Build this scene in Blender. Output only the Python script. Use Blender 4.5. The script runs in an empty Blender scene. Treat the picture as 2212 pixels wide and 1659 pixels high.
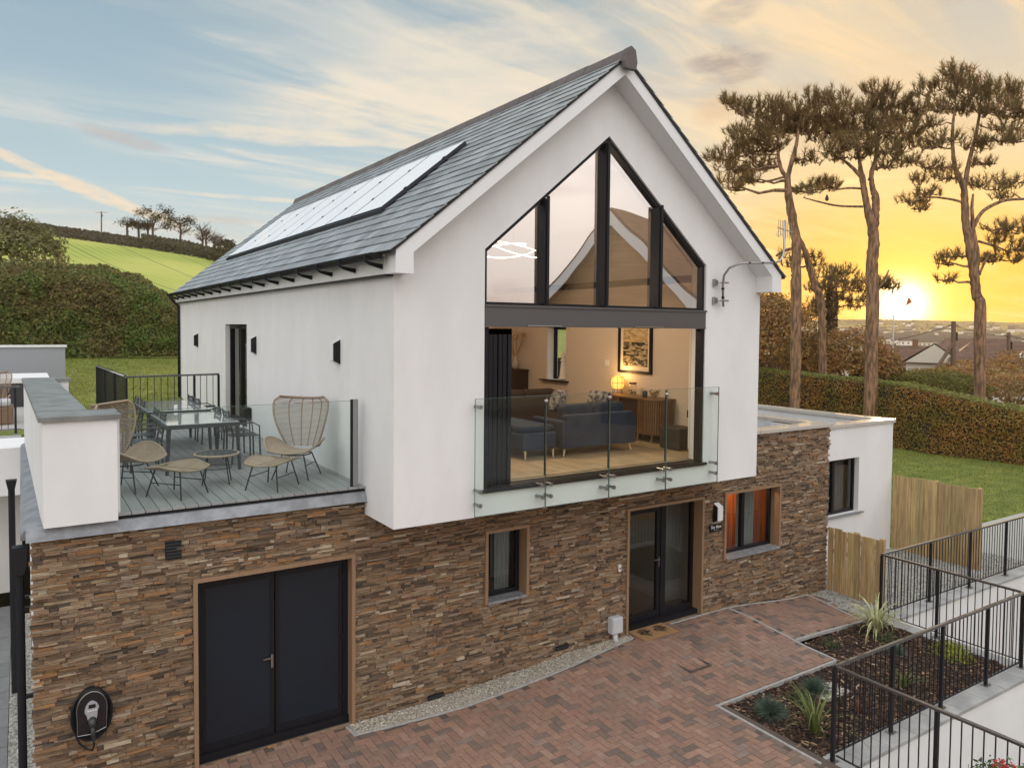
import bpy, bmesh, math, random
from mathutils import Vector, Matrix, noise as mnoise
R = random.Random(7)
rad = math.radians
SC = bpy.context.scene
COL = SC.collection

# ------------------------------------------------------------------ camera
CAMP = Vector((-3.985, -8.903, 5.307)); YAW, PIT, ROL = rad(-32.978), rad(2.268), rad(0.504)
FPX, SY = 1636.59, -55.596
_fw = Vector((-math.sin(YAW)*math.cos(PIT), math.cos(YAW)*math.cos(PIT), -math.sin(PIT)))
_r = Vector((math.cos(YAW), math.sin(YAW), 0)); _u = _r.cross(_fw)
_r2 = _r*math.cos(ROL)+_u*math.sin(ROL); _u2 = -_r*math.sin(ROL)+_u*math.cos(ROL)
cam = bpy.data.cameras.new('camera'); camo = bpy.data.objects.new('camera', cam); COL.objects.link(camo)
cam.sensor_width = 36; cam.lens = 36*FPX/2212; cam.shift_y = SY/2212
cam.clip_start = .05; cam.clip_end = 12000
m = Matrix((( _r2.x,_u2.x,-_fw.x,CAMP.x),(_r2.y,_u2.y,-_fw.y,CAMP.y),(_r2.z,_u2.z,-_fw.z,CAMP.z),(0,0,0,1)))
camo.matrix_world = m
SC.camera = camo
def ray(U, V):
    return _fw+_r2*((U-1106)/FPX)-_u2*((V-829.5-SY)/FPX)
def at(U, V, x=None, y=None, z=None, t=None):
    d = ray(U, V)
    if t is None:
        t = (x-CAMP.x)/d.x if x is not None else (y-CAMP.y)/d.y if y is not None else (z-CAMP.z)/d.z
    return CAMP+d*t

# ------------------------------------------------------------------ sky, sun, exposure
SUN_AZ, SUN_EL = rad(60.2), rad(3.0)          # azimuth from +y towards +x
w = bpy.data.worlds.new("World"); SC.world = w; w.use_nodes = True
nt = w.node_tree; nt.nodes.clear()
class NG:
    def __init__(s, nt): s.nt = nt
    def n(s, t, **k):
        nd = s.nt.nodes.new(t)
        for a, b in k.items(): setattr(nd, a, b)
        return nd
    def put(s, sock, v):
        if isinstance(v, bpy.types.NodeSocket): s.nt.links.new(v, sock)
        elif isinstance(v, (tuple, list)) and len(v) == 3 and sock.type == 'RGBA': sock.default_value = (*v, 1)
        else: sock.default_value = v
    def m(s, op, a, b=0.0, c=0.0, clamp=False):
        nd = s.n('ShaderNodeMath', operation=op, use_clamp=clamp)
        s.put(nd.inputs[0], a); s.put(nd.inputs[1], b); s.put(nd.inputs[2], c)
        return nd.outputs[0]
    def mix(s, f, a, b, mode='MIX'):
        nd = s.n('ShaderNodeMix', data_type='RGBA', blend_type=mode)
        s.put(nd.inputs[0], f); s.put(nd.inputs[6], a); s.put(nd.inputs[7], b)
        return nd.outputs[2]
    def ss(s, x, a, b, lo=0., hi=1.):
        nd = s.n('ShaderNodeMapRange', interpolation_type='SMOOTHSTEP')
        s.put(nd.inputs[0], x); s.put(nd.inputs[1], a); s.put(nd.inputs[2], b); s.put(nd.inputs[3], lo); s.put(nd.inputs[4], hi)
        return nd.outputs[0]
    def ramp(s, f, stops, interp='LINEAR'):
        nd = s.n('ShaderNodeValToRGB'); cr = nd.color_ramp; cr.interpolation = interp
        while len(cr.elements) < len(stops): cr.elements.new(.5)
        for e, (p, c) in zip(cr.elements, stops): e.position = p; e.color = (*c, 1)
        s.put(nd.inputs[0], f); return nd.outputs[0]
    def noise(s, vec, scale, detail=4, rough=.55, dist=0.):
        nd = s.n('ShaderNodeTexNoise'); s.put(nd.inputs['Vector'], vec); nd.inputs['Scale'].default_value = scale
        nd.inputs['Detail'].default_value = detail; nd.inputs['Roughness'].default_value = rough; nd.inputs['Distortion'].default_value = dist
        return nd.outputs[0]
    def comb(s, x, y, z=0.):
        nd = s.n('ShaderNodeCombineXYZ'); s.put(nd.inputs[0], x); s.put(nd.inputs[1], y); s.put(nd.inputs[2], z); return nd.outputs[0]
g = NG(nt)
tc = g.n('ShaderNodeTexCoord'); sep = g.n('ShaderNodeSeparateXYZ'); nt.links.new(tc.outputs['Generated'], sep.inputs[0])
X, Y, Z = sep.outputs
D2 = 180/math.pi
az = g.m('MULTIPLY', g.m('ARCTAN2', X, Y), D2); el = g.m('MULTIPLY', g.m('ARCSINE', Z), D2)
eln = g.m('DIVIDE', el, 40., clamp=True)
cool = g.ramp(eln, [(0, (.80,.66,.53)), (.10, (.66,.64,.60)), (.22, (.47,.60,.65)), (.40, (.35,.48,.56)), (.62, (.26,.38,.46)), (1, (.17,.29,.42))])
warm = g.ramp(eln, [(0, (.95,.27,.01)), (.05, (.90,.31,.015)), (.12, (.86,.40,.06)), (.2, (.80,.56,.26)), (.28, (.72,.61,.43)), (.42, (.55,.54,.49)), (.7, (.42,.47,.47)), (1, (.3,.4,.46))])
aw = g.ss(az, 18., 62.); awr = g.ss(az, 78., 130., 1., 0.); aw = g.m('MULTIPLY', aw, awr)
sky = g.mix(aw, cool, warm)
# high thin clouds: streaks that fan out from the horizon
q = g.m('DIVIDE', 1., g.m('ADD', g.m('MAXIMUM', Z, 0.), .10))
pv = g.comb(g.m('MULTIPLY', X, q), g.m('MULTIPLY', Y, q))
rot = g.n('ShaderNodeMapping'); rot.inputs['Rotation'].default_value = (0, 0, rad(-28)); rot.inputs['Scale'].default_value = (.55, 2.2, 1); nt.links.new(pv, rot.inputs[0])
c1 = g.noise(rot.outputs[0], 1.3, 9, .60, .9)
rot2 = g.n('ShaderNodeMapping'); rot2.inputs['Rotation'].default_value = (0, 0, rad(-60)); rot2.inputs['Scale'].default_value = (.35, 1.5, 1); rot2.inputs['Location'].default_value = (3.1, 1.2, 0); nt.links.new(pv, rot2.inputs[0])
c2 = g.noise(rot2.outputs[0], .9, 5, .55, .6)
cl = g.m('MULTIPLY', g.ss(c1, .42, .68), g.ss(c2, .36, .62))
# a broad veil in the middle of the sky
veil = g.m('MULTIPLY', g.ss(az, 4., 30.), g.ss(az, 75., 50.)); veil = g.m('MULTIPLY', veil, g.ss(el, 8., 16.))
cl = g.m('ADD', cl, g.m('MULTIPLY', veil, g.m('MULTIPLY', g.ss(c1, .30, .62), .75)), clamp=True)
cl = g.m('MULTIPLY', cl, g.m('SUBTRACT', 1., g.m('MULTIPLY', g.m('MULTIPLY', g.ss(az, 16., 4.), g.ss(el, 10., 15.)), .65)))
ccol = g.mix(aw, (.84,.76,.64), (.95,.70,.40))
c3 = g.noise(g.comb(g.m('MULTIPLY', az, .055), g.m('MULTIPLY', el, .36), 4.), 1.6, 7, .62, .7)
sky = g.mix(g.m('MULTIPLY', g.m('MULTIPLY', aw, g.ss(c3, .46, .66)), .6), sky, g.mix(g.ss(el, 6., 16.), (.66,.38,.13), (.50,.44,.38)))
sky = g.mix(g.m('MULTIPLY', cl, .85), sky, ccol)
def streak(a0, e0, slope, la, he, col, amt, base):
    """one wisp: an ellipse round azimuth a0, elevation e0, tilted by slope"""
    wob = g.m('MULTIPLY', g.m('SUBTRACT', g.noise(g.comb(g.m('MULTIPLY', az, .10), g.m('MULTIPLY', el, .35), a0*.37), 1.6, 5, .6), .5), he*2.2)
    da = g.m('SUBTRACT', az, a0); de = g.m('ADD', g.m('SUBTRACT', g.m('SUBTRACT', el, e0), g.m('MULTIPLY', da, slope)), wob)
    r2 = g.m('ADD', g.m('POWER', g.m('DIVIDE', da, la), 2.), g.m('POWER', g.m('DIVIDE', de, he), 2.))
    tex = g.ss(g.noise(g.comb(g.m('MULTIPLY', az, .22), g.m('MULTIPLY', el, .8), a0), 1.5, 7, .65), .3, .62, .35, 1.)
    f = g.m('MULTIPLY', g.m('MULTIPLY', g.ss(r2, 1., 0.05), amt), tex)
    return g.mix(f, base, col)
CR = (.86,.74,.58)
sky = streak(3.5, 8.9, -.36, 9., .55, (.90,.72,.52), .9, sky)
sky = streak(-1.5, 9.2, 0., 5., .22, (.90,.74,.56), .8, sky)
sky = streak(14., 9.0, -.02, 9., .20, CR, .6, sky)
sky = streak(20., 13.4, .02, 18., .75, CR, .75, sky)
sky = streak(26., 16.2, .10, 15., 2.2, CR, .75, sky)
sky = streak(30., 20.0, .16, 14., 1.8, CR, .5, sky)
sky = streak(6., 12.2, -.14, 3.4, .55, (.50,.47,.46), .75, sky)
sky = streak(12.5, 7.4, .0, 3., .35, (.50,.45,.43), .5, sky)
sky = streak(48.5, 18.5, .05, 3.6, 1.5, (.36,.31,.29), .9, sky)
sky = streak(48.7, 21.8, .12, 2.8, 1.0, (.48,.42,.37), .7, sky)
sky = streak(48.0, 15.8, .3, 2.3, 1.4, (.66,.48,.32), .7, sky)
sky = streak(60., 5.4, .0, 9., .42, (.78,.43,.13), .8, sky)
sky = streak(58., 3.6, .02, 7., .22, (.80,.42,.08), .6, sky)
sky = streak(66., 7.6, -.05, 9., .7, (.86,.55,.22), .6, sky)
sky = streak(52., 10.0, .03, 9., .4, (1.15,.95,.55), .6, sky)
# glow and disc of the low sun
sd = Vector((math.sin(SUN_AZ)*math.cos(rad(1.7)), math.cos(SUN_AZ)*math.cos(rad(1.7)), math.sin(rad(1.7))))
dp = g.n('ShaderNodeVectorMath', operation='DOT_PRODUCT'); nt.links.new(tc.outputs['Generated'], dp.inputs[0]); dp.inputs[1].default_value = sd
dt = g.m('MAXIMUM', dp.outputs['Value'], 0.)
sky = g.mix(g.m('MULTIPLY', g.m('POWER', dt, 40.), .5), sky, (1.05,.58,.06))
sky = g.mix(g.m('MULTIPLY', g.m('POWER', dt, 600.), .85, clamp=True), sky, (1.3,.85,.16))
sky = g.mix(g.m('MULTIPLY', g.m('MULTIPLY', g.m('POWER', dt, 3600.), 1.3), 1., clamp=True), sky, (3.,2.6,1.9))
# unseen sky behind and above the camera, brightened to light the shaded house
back = g.m('ADD', g.m('MULTIPLY', X, -.50), g.m('MULTIPLY', Y, -.86))
bf = g.ss(back, -.25, .45)
brt = g.ramp(eln, [(0, (1.25,1.06,.95)), (.2, (1.48,1.32,1.22)), (.45, (1.75,1.68,1.64)), (1, (2.0,2.02,2.05))])
bcl = g.ss(g.noise(g.comb(g.m('MULTIPLY', X, 2.), g.m('MULTIPLY', Y, 2.), g.m('MULTIPLY', Z, 7.)), 1.5, 5, .5, .4), .46, .62)
brt = g.mix(g.m('MULTIPLY', bcl, .5), brt, (.80,.62,.62))
sky = g.mix(bf, sky, brt)
zen = g.ss(el, 30., 75.)
sky = g.mix(zen, sky, (1.65,1.68,1.72))
sky = g.mix(g.ss(el, -1., -5.), sky, (.16,.13,.10))
nish = g.n('ShaderNodeTexSky', sky_type='NISHITA', sun_disc=False, sun_elevation=SUN_EL, sun_rotation=SUN_AZ)
b1 = g.n('ShaderNodeBackground'); nt.links.new(g.mix(.72, nish.outputs[0], (.0,.0,.0)), b1.inputs[0]); b1.inputs[1].default_value = .05
b2 = g.n('ShaderNodeBackground'); nt.links.new(sky, b2.inputs[0]); b2.inputs[1].default_value = .92
ad = g.n('ShaderNodeAddShader'); nt.links.new(b1.outputs[0], ad.inputs[0]); nt.links.new(b2.outputs[0], ad.inputs[1])
wo = g.n('ShaderNodeOutputWorld'); nt.links.new(ad.outputs[0], wo.inputs[0])
w.cycles.sampling_method = 'MANUAL'; w.cycles.sample_map_resolution = 512
sl = bpy.data.lights.new('sun', 'SUN'); sl.energy = 3.2; sl.angle = rad(.5); sl.color = (1., .66, .34)
so = bpy.data.objects.new('sun', sl); COL.objects.link(so)
so.rotation_euler = Vector((math.sin(SUN_AZ)*math.cos(SUN_EL), math.cos(SUN_AZ)*math.cos(SUN_EL), math.sin(SUN_EL))).to_track_quat('Z', 'Y').to_euler()
SC.view_settings.view_transform = 'Standard'; SC.view_settings.look = 'None'; SC.view_settings.exposure = .17; SC.view_settings.gamma = 1
SC.cycles.max_bounces = 6; SC.cycles.diffuse_bounces = 3; SC.cycles.glossy_bounces = 3; SC.cycles.transmission_bounces = 4; SC.cycles.volume_bounces = 0; SC.cycles.transparent_max_bounces = 24; SC.cycles.caustics_reflective = False; SC.cycles.caustics_refractive = False

# ------------------------------------------------------------------ materials
MATS = {}
def M(name, col, rough=.8, metal=0., col2=None, ns=3., stretch=(1,1,1), var=0., hue=0., bump=None, spec=.5, ramp=None, coat=0., emit=None, grain=None, amt=1.):
    if name in MATS: return MATS[name]
    mt = bpy.data.materials.new(name); mt.use_nodes = True; nt = mt.node_tree; g = NG(nt)
    bs = nt.nodes['Principled BSDF']
    tc = g.n('ShaderNodeTexCoord'); mp = g.n('ShaderNodeMapping'); mp.inputs['Scale'].default_value = stretch
    geo = g.n('ShaderNodeNewGeometry'); nt.links.new(geo.outputs['Position'], mp.inputs[0])
    P = mp.outputs[0]; c = col
    if ramp:
        c = g.ramp(geo.outputs['Random Per Island'], ramp)
    if col2 is not None:
        f = g.ss(g.noise(P, ns, 6, .6), .36, .64)
        c = g.mix(g.m('MULTIPLY', f, amt), c, col2)
    if grain:
        f = g.noise(P, grain[0], 5, .65); c = g.mix(grain[1], c, g.mix(f, (0,0,0), (2,2,2)), 'MULTIPLY')
    if var or hue:
        hs = g.n('ShaderNodeHueSaturation'); rnd = geo.outputs['Random Per Island']
        g.put(hs.inputs['Color'], c)
        hs.inputs['Saturation'].default_value = 1
        g.put(hs.inputs['Value'], g.m('ADD', 1-var, g.m('MULTIPLY', rnd, 2*var)))
        if hue: g.put(hs.inputs['Hue'], g.m('ADD', .5-hue, g.m('MULTIPLY', g.m('FRACT', g.m('MULTIPLY', rnd, 17.3)), 2*hue)))
        c = hs.outputs[0]
    g.put(bs.inputs['Base Color'], c); bs.inputs['Roughness'].default_value = rough; bs.inputs['Metallic'].default_value = metal
    bs.inputs['Specular IOR Level'].default_value = spec; bs.inputs['Coat Weight'].default_value = coat
    if emit: g.put(bs.inputs['Emission Color'], emit[0]); bs.inputs['Emission Strength'].default_value = emit[1]
    if bump:
        bn = g.n('ShaderNodeBump'); bn.inputs['Strength'].default_value = bump[1]; bn.inputs['Distance'].default_value = bump[2] if len(bump) > 2 else .01
        nt.links.new(g.noise(P, bump[0], 6, .6), bn.inputs['Height']); nt.links.new(bn.outputs[0], bs.inputs['Normal'])
    MATS[name] = mt; return mt
def leafmat(name, col, col2, var=.35, hue=.02, trans=.35, ns=.8):
    """thin leaves: part of the light passes through them"""
    if name in MATS: return MATS[name]
    mt = bpy.data.materials.new(name); mt.use_nodes = True; nt = mt.node_tree; g = NG(nt)
    bs = nt.nodes['Principled BSDF']; out = nt.nodes['Material Output']
    geo = g.n('ShaderNodeNewGeometry'); rnd = geo.outputs['Random Per Island']
    f = g.m('ADD', g.m('MULTIPLY', g.ss(g.noise(geo.outputs['Position'], ns, 3), .35, .65), .6), g.m('MULTIPLY', rnd, .4))
    hs = g.n('ShaderNodeHueSaturation'); g.put(hs.inputs['Color'], g.mix(f, col, col2))
    g.put(hs.inputs['Value'], g.m('ADD', 1-var, g.m('MULTIPLY', g.m('FRACT', g.m('MULTIPLY', rnd, 7.7)), 2*var)))
    g.put(hs.inputs['Hue'], g.m('ADD', .5-hue, g.m('MULTIPLY', g.m('FRACT', g.m('MULTIPLY', rnd, 17.3)), 2*hue)))
    g.put(bs.inputs['Base Color'], hs.outputs[0]); bs.inputs['Roughness'].default_value = .6; bs.inputs['Specular IOR Level'].default_value = .25
    tr = g.n('ShaderNodeBsdfTranslucent'); nt.links.new(hs.outputs[0], tr.inputs[0])
    mx = g.n('ShaderNodeMixShader'); mx.inputs[0].default_value = trans
    nt.links.new(bs.outputs[0], mx.inputs[1]); nt.links.new(tr.outputs[0], mx.inputs[2]); nt.links.new(mx.outputs[0], out.inputs[0])
    MATS[name] = mt; return mt
def glassmat(name, tint=(1,1,1), refl=.0, f0=1.45, rough=0., wob=0.):
    """thin pane: transparent with a mirror layer; refl is the coating's own reflectance"""
    if name in MATS: return MATS[name]
    mt = bpy.data.materials.new(name); mt.use_nodes = True; nt = mt.node_tree; g = NG(nt)
    nt.nodes.remove(nt.nodes['Principled BSDF']); out = nt.nodes['Material Output']
    lw = g.n('ShaderNodeLayerWeight'); lw.inputs[0].default_value = .5; fr_ = g.m('ADD', .035, g.m('MULTIPLY', g.m('POWER', lw.outputs['Facing'], 5.), .9))
    tr = g.n('ShaderNodeBsdfTransparent'); tr.inputs[0].default_value = (*tint, 1)
    gl = g.n('ShaderNodeBsdfGlossy'); gl.inputs['Roughness'].default_value = rough; gl.inputs[0].default_value = (.95,.95,.97,1)
    if wob:
        geo = g.n('ShaderNodeNewGeometry'); bn = g.n('ShaderNodeBump'); bn.inputs['Strength'].default_value = wob; bn.inputs['Distance'].default_value = .02
        nt.links.new(g.noise(geo.outputs['Position'], .9, 1), bn.inputs['Height']); nt.links.new(bn.outputs[0], gl.inputs['Normal'])
    mx = g.n('ShaderNodeMixShader'); nt.links.new(g.m('ADD', fr_, refl, clamp=True), mx.inputs[0])
    nt.links.new(tr.outputs[0], mx.inputs[1]); nt.links.new(gl.outputs[0], mx.inputs[2]); nt.links.new(mx.outputs[0], out.inputs[0])
    MATS[name] = mt; return mt
WHITE = M('white_render', (.76,.76,.755), .9, col2=(.72,.72,.71), ns=.9, stretch=(1,1,.5), bump=(11, .35, .008), amt=1., grain=(1.3,.10))
TRIM = M('white_trim', (.74,.75,.76), .45)
BLACK = M('black_metal', (.014,.014,.017), .45, spec=.25)
DARK = M('dark_frame', (.012,.012,.015), .42, spec=.22)
BEAM = M('beam_grey', (.085,.08,.08), .4)
STEEL = M('steel', (.36,.355,.35), .32, metal=1.)
LEAD = M('lead', (.19,.20,.215), .5, col2=(.28,.295,.315), ns=5, metal=.2, bump=(9, .3, .02))
MATTE = M('gutter_black', (.012,.012,.014), .6, spec=.15)
TIMBERFRAME = M('timber_trim', (.27,.17,.10), .55, grain=(30, .35), stretch=(1,1,.1))
STONE = M('stone_cladding', (.2,.15,.1), .85, stretch=(3.5,3.5,34), bump=(2.2, 1., .03), grain=(1.8, .9), col2=(.40,.30,.19), ns=1.1, amt=.16,
  ramp=[(0,(.06,.047,.038)),(.12,(.13,.088,.056)),(.26,(.22,.142,.082)),(.42,(.29,.195,.118)),(.53,(.18,.13,.09)),(.63,(.35,.18,.075)),(.71,(.24,.145,.085)),(.83,(.38,.28,.18)),(.93,(.22,.165,.12)),(.985,(.50,.41,.29)),(1,(.58,.50,.38))])
MORTAR = M('cladding_backing', (.08,.065,.05), .95)
BRICK = M('brick_paving', (.3,.15,.1), .62, stretch=(1,1,1), bump=(25, .5, .006), grain=(14, .45), col2=(.17,.125,.105), ns=.9, amt=.35,
  ramp=[(0,(.13,.10,.085)),(.12,(.18,.125,.10)),(.24,(.25,.15,.11)),(.5,(.30,.178,.125)),(.75,(.27,.15,.108)),(.9,(.34,.215,.155)),(1,(.22,.16,.135))])
SLATE = M('roof_slate', (.245,.262,.27), .40, var=.30, hue=.015, stretch=(.6,6,.6), bump=(6, .35, .01), grain=(5, .35))
RIDGE = M('ridge_tile', (.12,.105,.10), .8, var=.15, grain=(20,.4))
DECKM = M('grey_decking', (.27,.275,.27), .6, var=.10, stretch=(30,1,30), bump=(3, .25, .004), grain=(2,.25))
CONC = M('pale_concrete', (.36,.35,.33), .85, grain=(12,.35), bump=(30,.3,.004))
ROOFCOPE = M('roof_coping', (.52,.49,.44), .26, spec=.9, coat=.5, bump=(14,.15,.003))
COPE = M('coping_stone', (.40,.40,.39), .6, var=.08, col2=(.30,.30,.30), ns=2.5, bump=(14,.3,.004))
WOOD = M('fence_timber', (.46,.33,.155), .75, var=.2, hue=.01, stretch=(14,14,.8), col2=(.30,.21,.10), ns=2, bump=(4,.5,.006), grain=(3,.3))
GLASS = glassmat('clear_glass', (.955,.988,.972))
GLASSE = M('glass_edge', (.09,.15,.14), .25)
PANE = glassmat('window_pane', (.55,.58,.58), refl=.045, wob=.05)
COAT = glassmat('coated_pane', (.5,.5,.5), refl=.50, wob=.14)
GRASS = M('lawn', (.19,.21,.035), .9, col2=(.12,.155,.022), ns=1.2, grain=(1.6,.6), bump=(14,1.,.05))
SOIL = M('soil', (.035,.022,.015), .95, grain=(18,.6))
BARK = M('pine_bark', (.44,.25,.14), .9, col2=(.13,.08,.05), ns=4.5, stretch=(2,2,.45), bump=(7,1.,.15), grain=(9,.6))
RATTAN = M('rattan', (.31,.235,.165), .6, var=.12)
CHARCOAL = M('charcoal_metal', (.035,.038,.04), .4)

# ------------------------------------------------------------------ mesh builder
class MB:
    def __init__(s): s.v = []; s.f = []; s.mi = []; s.cur = 0
    def add(s, vs, fs):
        b = len(s.v); s.v += [tuple(p) for p in vs]; s.f += [tuple(b+i for i in f) for f in fs]; s.mi += [s.cur]*len(fs); return s
    def box(s, x0, x1, y0, y1, z0, z1):
        return s.add([(x0,y0,z0),(x1,y0,z0),(x1,y1,z0),(x0,y1,z0),(x0,y0,z1),(x1,y0,z1),(x1,y1,z1),(x0,y1,z1)],
                     [(0,3,2,1),(4,5,6,7),(0,1,5,4),(1,2,6,5),(2,3,7,6),(3,0,4,7)])
    def obox(s, c, ax, ay, az):
        c = Vector(c); ax, ay, az = Vector(ax), Vector(ay), Vector(az)
        vs = [c+ax*i+ay*j+az*k for k in (-1,1) for i, j in ((-1,-1),(1,-1),(1,1),(-1,1))]
        return s.add(vs, [(0,3,2,1),(4,5,6,7),(0,1,5,4),(1,2,6,5),(2,3,7,6),(3,0,4,7)])
    def bar(s, a, b, wd, h, up=(0,0,1)):
        a, b = Vector(a), Vector(b); d = (b-a); L = d.length/2; d = d.normalized()
        u = Vector(up)
        if abs(d.dot(u)) > .98: u = Vector((1,0,0))
        sd = d.cross(u).normalized(); u = sd.cross(d)
        return s.obox((a+b)/2, d*L, sd*wd/2, u*h/2)
    def tube(s, pts, r, n=8, cap=True):
        pts = [Vector(p) for p in pts]; rs = r if isinstance(r, (list, tuple)) else [r]*len(pts)
        ref = Vector((0,0,1)); vs = []; fs = []
        for i, p in enumerate(pts):
            d = (pts[min(i+1, len(pts)-1)]-pts[max(i-1, 0)])
            d = d.normalized() if d.length > 1e-9 else Vector((0,0,1))
            if abs(d.dot(ref)) > .95: ref = Vector((1,0,0)) if abs(d.x) < .8 else Vector((0,1,0))
            a = d.cross(ref).normalized(); b = d.cross(a); ref = b.cross(d) if True else ref
            for k in range(n):
                t = 2*math.pi*k/n; vs.append(p+a*math.cos(t)*rs[i]+b*math.sin(t)*rs[i])
            ref = -b
        for i in range(len(pts)-1):
            for k in range(n):
                fs.append((i*n+k, i*n+(k+1)%n, (i+1)*n+(k+1)%n, (i+1)*n+k))
        if cap: fs.append(tuple(range(n-1,-1,-1))); fs.append(tuple((len(pts)-1)*n+k for k in range(n)))
        return s.add(vs, fs)
    def lathe(s, prof, c=(0,0,0), n=20):
        vs = []; fs = []
        for r, z in prof:
            for k in range(n):
                t = 2*math.pi*k/n; vs.append((c[0]+r*math.cos(t), c[1]+r*math.sin(t), c[2]+z))
        for i in range(len(prof)-1):
            for k in range(n): fs.append((i*n+k, i*n+(k+1)%n, (i+1)*n+(k+1)%n, (i+1)*n+k))
        fs.append(tuple(range(n-1,-1,-1))); fs.append(tuple((len(prof)-1)*n+k for k in range(n)))
        return s.add(vs, fs)
    def prism(s, poly, axis, a, b, holes=()):
        """poly: 2D points; axis 'y': (x,z) swept y=a..b; 'x': (y,z); 'z': (x,y)"""
        bm = bmesh.new()
        def P(p, t): return (p[0], t, p[1]) if axis == 'y' else (t, p[0], p[1]) if axis == 'x' else (p[0], p[1], t)
        loops = []
        for L in [poly]+list(holes):
            vs = [bm.verts.new(P(p, a)) for p in L]; loops.append(vs)
            for i in range(len(vs)): bm.edges.new((vs[i], vs[(i+1)%len(vs)]))
        bmesh.ops.triangle_fill(bm, use_beauty=True, use_dissolve=False, edges=bm.edges[:])
        bm.verts.index_update()
        V0 = [v.co.copy() for v in bm.verts]; F0 = [tuple(v.index for v in f.verts) for f in bm.faces]
        n = len(V0); off = Vector(P((0,0), b))-Vector(P((0,0), a))
        fs = list(F0)+[tuple(n+i for i in reversed(f)) for f in F0]
        k = 0
        for L in loops:
            m_ = len(L)
            for i in range(m_):
                p, q_ = L[i].index, L[(i+1)%m_].index; fs.append((p, q_, n+q_, n+p))
        bm.free()
        return s.add(V0+[v+off for v in V0], fs)
    def build(s, name, mat, parent=None, smooth=False, bevel=0., fix=True, **tags):
        me = bpy.data.meshes.new(name); off = Vector((0,0,0))
        if parent is not None:
            o_ = parent
            while o_ is not None: off += o_.location; o_ = o_.parent
        vs = [(p[0]-off.x, p[1]-off.y, p[2]-off.z) for p in s.v] if off.length > 0 and parent is not None and not parent.get('_local') else s.v
        me.from_pydata(vs, [], s.f)
        for mm in (mat if isinstance(mat, (list, tuple)) else [mat]): me.materials.append(mm)
        if any(s.mi): me.polygons.foreach_set('material_index', s.mi)
        if smooth: me.polygons.foreach_set('use_smooth', [True]*len(me.polygons))
        if fix and len(s.f) < 60000:
            bm = bmesh.new(); bm.from_mesh(me); bmesh.ops.recalc_face_normals(bm, faces=bm.faces[:]); bm.to_mesh(me); bm.free()
        o = bpy.data.objects.new(name, me); COL.objects.link(o)
        if parent is not None: o.parent = parent
        if bevel:
            b = o.modifiers.new('bevel', 'BEVEL'); b.width = bevel; b.segments = 2; b.limit_method = 'ANGLE'
        tag(o, **tags); return o
def tag(o, label=None, cat=None, group=None, kind=None):
    for k, v in (('label', label), ('category', cat), ('group', group), ('kind', kind)):
        if v: o[k] = v
    return o
def thing(name, loc, label, cat, group=None, rz=0.):
    o = bpy.data.objects.new(name, None); COL.objects.link(o); o.location = loc; o.rotation_euler = (0,0,rz); o.empty_display_size = .2
    return tag(o, label, cat, group)
def copy_tree(o, parent=None):
    c = o.copy(); COL.objects.link(c)
    if parent is not None: c.parent = parent
    for ch in list(o.children): copy_tree(ch, c)
    return c
def place(o, loc, rz=0., label=None):
    o.location = loc; o.rotation_euler = (0,0,rz)
    if label: o['label'] = label
    return o
def local(name, label, cat, group=None):
    """thing modelled round its own origin, then placed"""
    return thing(name, (0,0,0), label, cat, group)
def u(a, b): return R.uniform(a, b)
def leafpts(mb, pts, size, asp=.55, up=.0):
    """one rhombus leaf per (position, normal)"""
    for p, nrm in pts:
        n = Vector((nrm[0]+u(-.7,.7), nrm[1]+u(-.7,.7), nrm[2]+u(-.7,.7)+up))
        if n.length < .01: n = Vector((0,0,1))
        n.normalize(); a = n.cross(Vector((u(-1,1),u(-1,1),u(-1,1)))).normalized(); b = n.cross(a)
        L = size*u(.6,1.3); wd = L*asp; p = Vector(p)
        mb.add([p-a*L*.5, p+b*wd*.5, p+a*L*.5, p-b*wd*.5], [(0,1,2,3)])
# ================================================================== HOUSE
W = 7.02; SY0 = .954; SL = .823
house = thing('house', (0, SY0, -.2), 'modern white rendered house with slate roof, tall gable window and brown stone ground floor', 'house')
def zg(x, y):
    """level of the drive"""
    def ss(v, a, b):
        t = max(0, min(1, (v-a)/(b-a))); return t*t*(3-2*t)
    return -.20+.16*ss(x, .6, 4.6)*(1-ss(x, 7.0, 9.5))*ss(y, -1.3, .7)-.06*ss(x, 8., 10.5)
# upper storey
GL = [(1.34,3.08),(5.65,3.08),(5.65,6.38),(3.51,8.21),(1.34,6.38)]
mb = MB(); mb.prism([(0,2.71),(W,2.71),(W,6.15),(3.51,9.04),(0,6.15)], 'y', 0, .3, [GL])
mb.prism([(.3,2.71),(15.4,2.71),(15.4,6.12),(.3,6.12)], 'x', 0, .3, [[(7.48,3.1),(9.46,3.1),(9.46,5.34),(7.48,5.34)]])
mb.prism([(.3,2.71),(15.4,2.71),(15.4,6.12),(.3,6.12)], 'x', W-.3, W, [[(5.23,4.09),(6.0,4.09),(6.0,5.34),(5.23,5.34)]])
mb.prism([(.3,2.71),(W-.3,2.71),(W-.3,6.3),(3.51,9.0),(.3,6.3)], 'y', 15.1, 15.4)
mb.box(.3, W-.3, .3, 15.1, 2.71, 2.98)
mb.build('wall', WHITE, house)
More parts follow.
